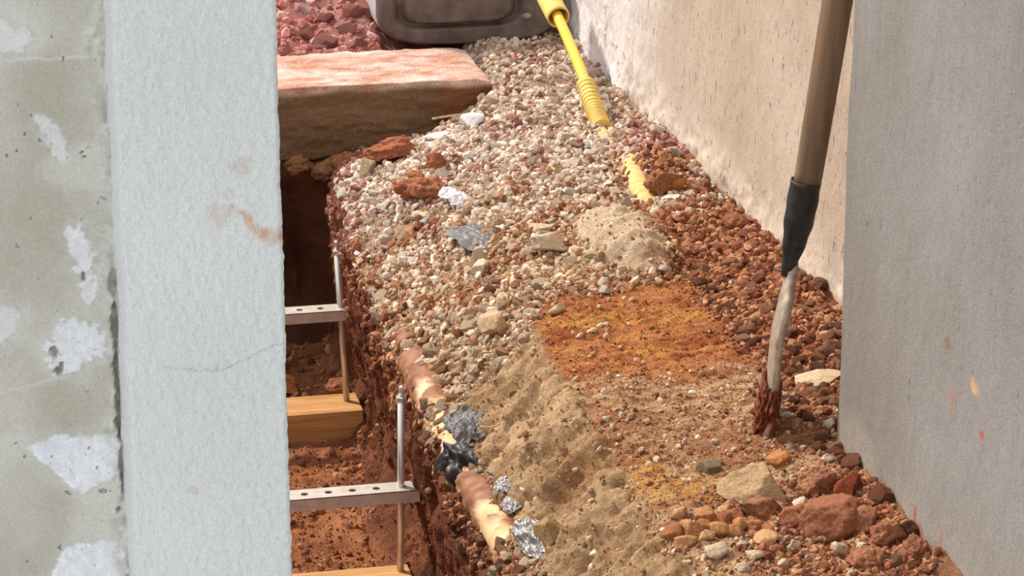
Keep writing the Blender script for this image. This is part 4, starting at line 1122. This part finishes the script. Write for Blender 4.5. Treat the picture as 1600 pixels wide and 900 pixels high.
for msk, lab, grp in ((zone_front, 'red earth crumb @', 'red earth crumbs on the bank'),
                      (zone_wall, 'red earth crumb @', 'red earth crumbs on the bank'),
                      (zone_bank, 'red earth crumb @', 'red earth crumbs on the bank')):
    individuals('earth_crumb', PROT_C, M_CLOD, PR[big][msk], size[big][msk] * 1.15, CR[big][msk], lab, 'earth crumb', grp, g)
merged('earth_crumbs', PR[rest], size[rest], CR[rest], small_protos(32, 10, .3), 'fine red earth crumbs scattered over bank, ledge and wall foot', 'earth', M_PEBBLE, g)

# pale grit pressed into the ledge, the front rubble and the red heap
wp = VIEW * (.30 * E['low'] + .08 * E['ora'] + .28 * E['red'] + .12 * E['tan'])
n = 2600; ii = pick(wp, n, g); size = .0016 + .0060 * g.random(n) ** 3
merged('pale_grit', VP[ii] + VN[ii] * (size * .3)[:, None], size, palette(PALE, n, g), small_protos(33), 'pale grit sprinkled over the clay ledge and red rubble', 'grit', M_PEBBLE, g)

# crumbs on the trench floor and fallen against its side
wf = ((Y_ > 4.0) & (Y_ < 5.7)) * (E['floor'] * (X_ > .3) + .10 * E['wall'])
n = 3600; ii = pick(wf, n, g); size = .0020 + .0090 * g.random(n) ** 3.5
merged('trench_crumbs', VP[ii] + VN[ii] * (size * .3)[:, None], size, palette(REDS + [(186,128,90)], n, g), small_protos(34, 10, .3), 'red crumbs littering the trench floor and side', 'earth', M_PEBBLE, g)
for k, (x, y, z, s, cc, lab) in enumerate([(.665, 5.52, -.515, .055, (130, 96, 66), 'brown stone on the trench floor behind the farther timber'), (.655, 5.36, -.53, .06, (176, 104, 44), 'orange stone on the trench floor behind the farther timber'),
                                          (.755, 5.30, -.52, .05, (150, 82, 50), 'red stone wedged at the trench side behind the farther rod')]):
    hero('rock', (x, y, z), (s, s * .9, s * .7), cc, lab, 'rock', 401 + k, 'clod', 4)

for k, (x, y, z, sx, sz, cc, lab) in enumerate([(.735, 5.655, -.150, .075, .050, (126, 92, 62), 'brown earth lump hanging under the beam at the pier edge'), (.790, 5.645, -.160, .070, .060, (146, 106, 66), 'yellow-brown earth lump under the beam above the dark hollow'),
                                          (.835, 5.610, -.140, .080, .055, (160, 88, 48), 'orange-red earth lump at the corner of beam and trench')]):
    hero('earth_lump', (x, y, z), (sx, .06, sz), cc, lab, 'clod', 421 + k, 'clod', 5)

# clods on the red mound beyond the beam
nn = 3000
xs = g.uniform(.5, .97, nn); ys = 5.93 + .6 * g.random(nn)
Pm, _ = f_far(xs[None], ys[None]); Pm = Pm[0]
size = .0028 + .020 * g.random(nn) ** 7
cl = palette([(186, 120, 110), (166, 98, 90), (206, 146, 136), (220, 176, 168)], nn, g)  # pink paled by painted glare, like the mound below
order = np.argsort(-size); big = order[:60]; rest = order[60:]
individuals('earth_clod', PROT_C, M_CLOD, Pm[big], size[big] * 1.2, cl[big], 'pinkish red clod on the sunlit mound beyond the beam', 'clod', 'clods on the far mound', g)
merged('mound_crumbs', Pm[rest], size[rest], cl[rest], small_protos(35, 10, .3), 'pink-red crumbs on the sunlit mound beyond the beam', 'earth', M_PEBBLE, g)

# the finest crumbs take the colour of the earth they lie on
OCT = [(np.array([(1,0,0),(-1,0,0),(0,1,0),(0,-1,0),(0,0,1),(0,0,-1)], float) * q, np.array([(0,2,4),(2,1,4),(1,3,4),(3,0,4),(2,0,5),(1,2,5),(3,1,5),(0,3,5)])) for q in ((1,.8,.7),(1,.6,.8),(.9,1,.6))]
wm = ((Y_ > 3.05) & (Y_ < 5.7)) * (.6 * E['ora'] + .9 * E['low'] + .25 * E['tan'] + 1.2 * E['red'] + .8 * E['grav'] + .35 * E['wall'] + .5 * E['floor'] * (X_ > .4) * (Y_ > 4.1))
n = 42000; ii = pick(wm, n, g); size = .0011 + .0026 * g.random(n) ** 2.5
cc = np.clip(CALL[ii] * np.clip(g.normal(1.08, .22, (n, 1)), .8, 1.7), .02, .85)
merged('fine_crumbs', VP[ii] + VN[ii] * (size * .4)[:, None], size, cc, OCT, 'finest soil crumbs over the bank, ledge and trench', 'earth', M_PEBBLE, g)
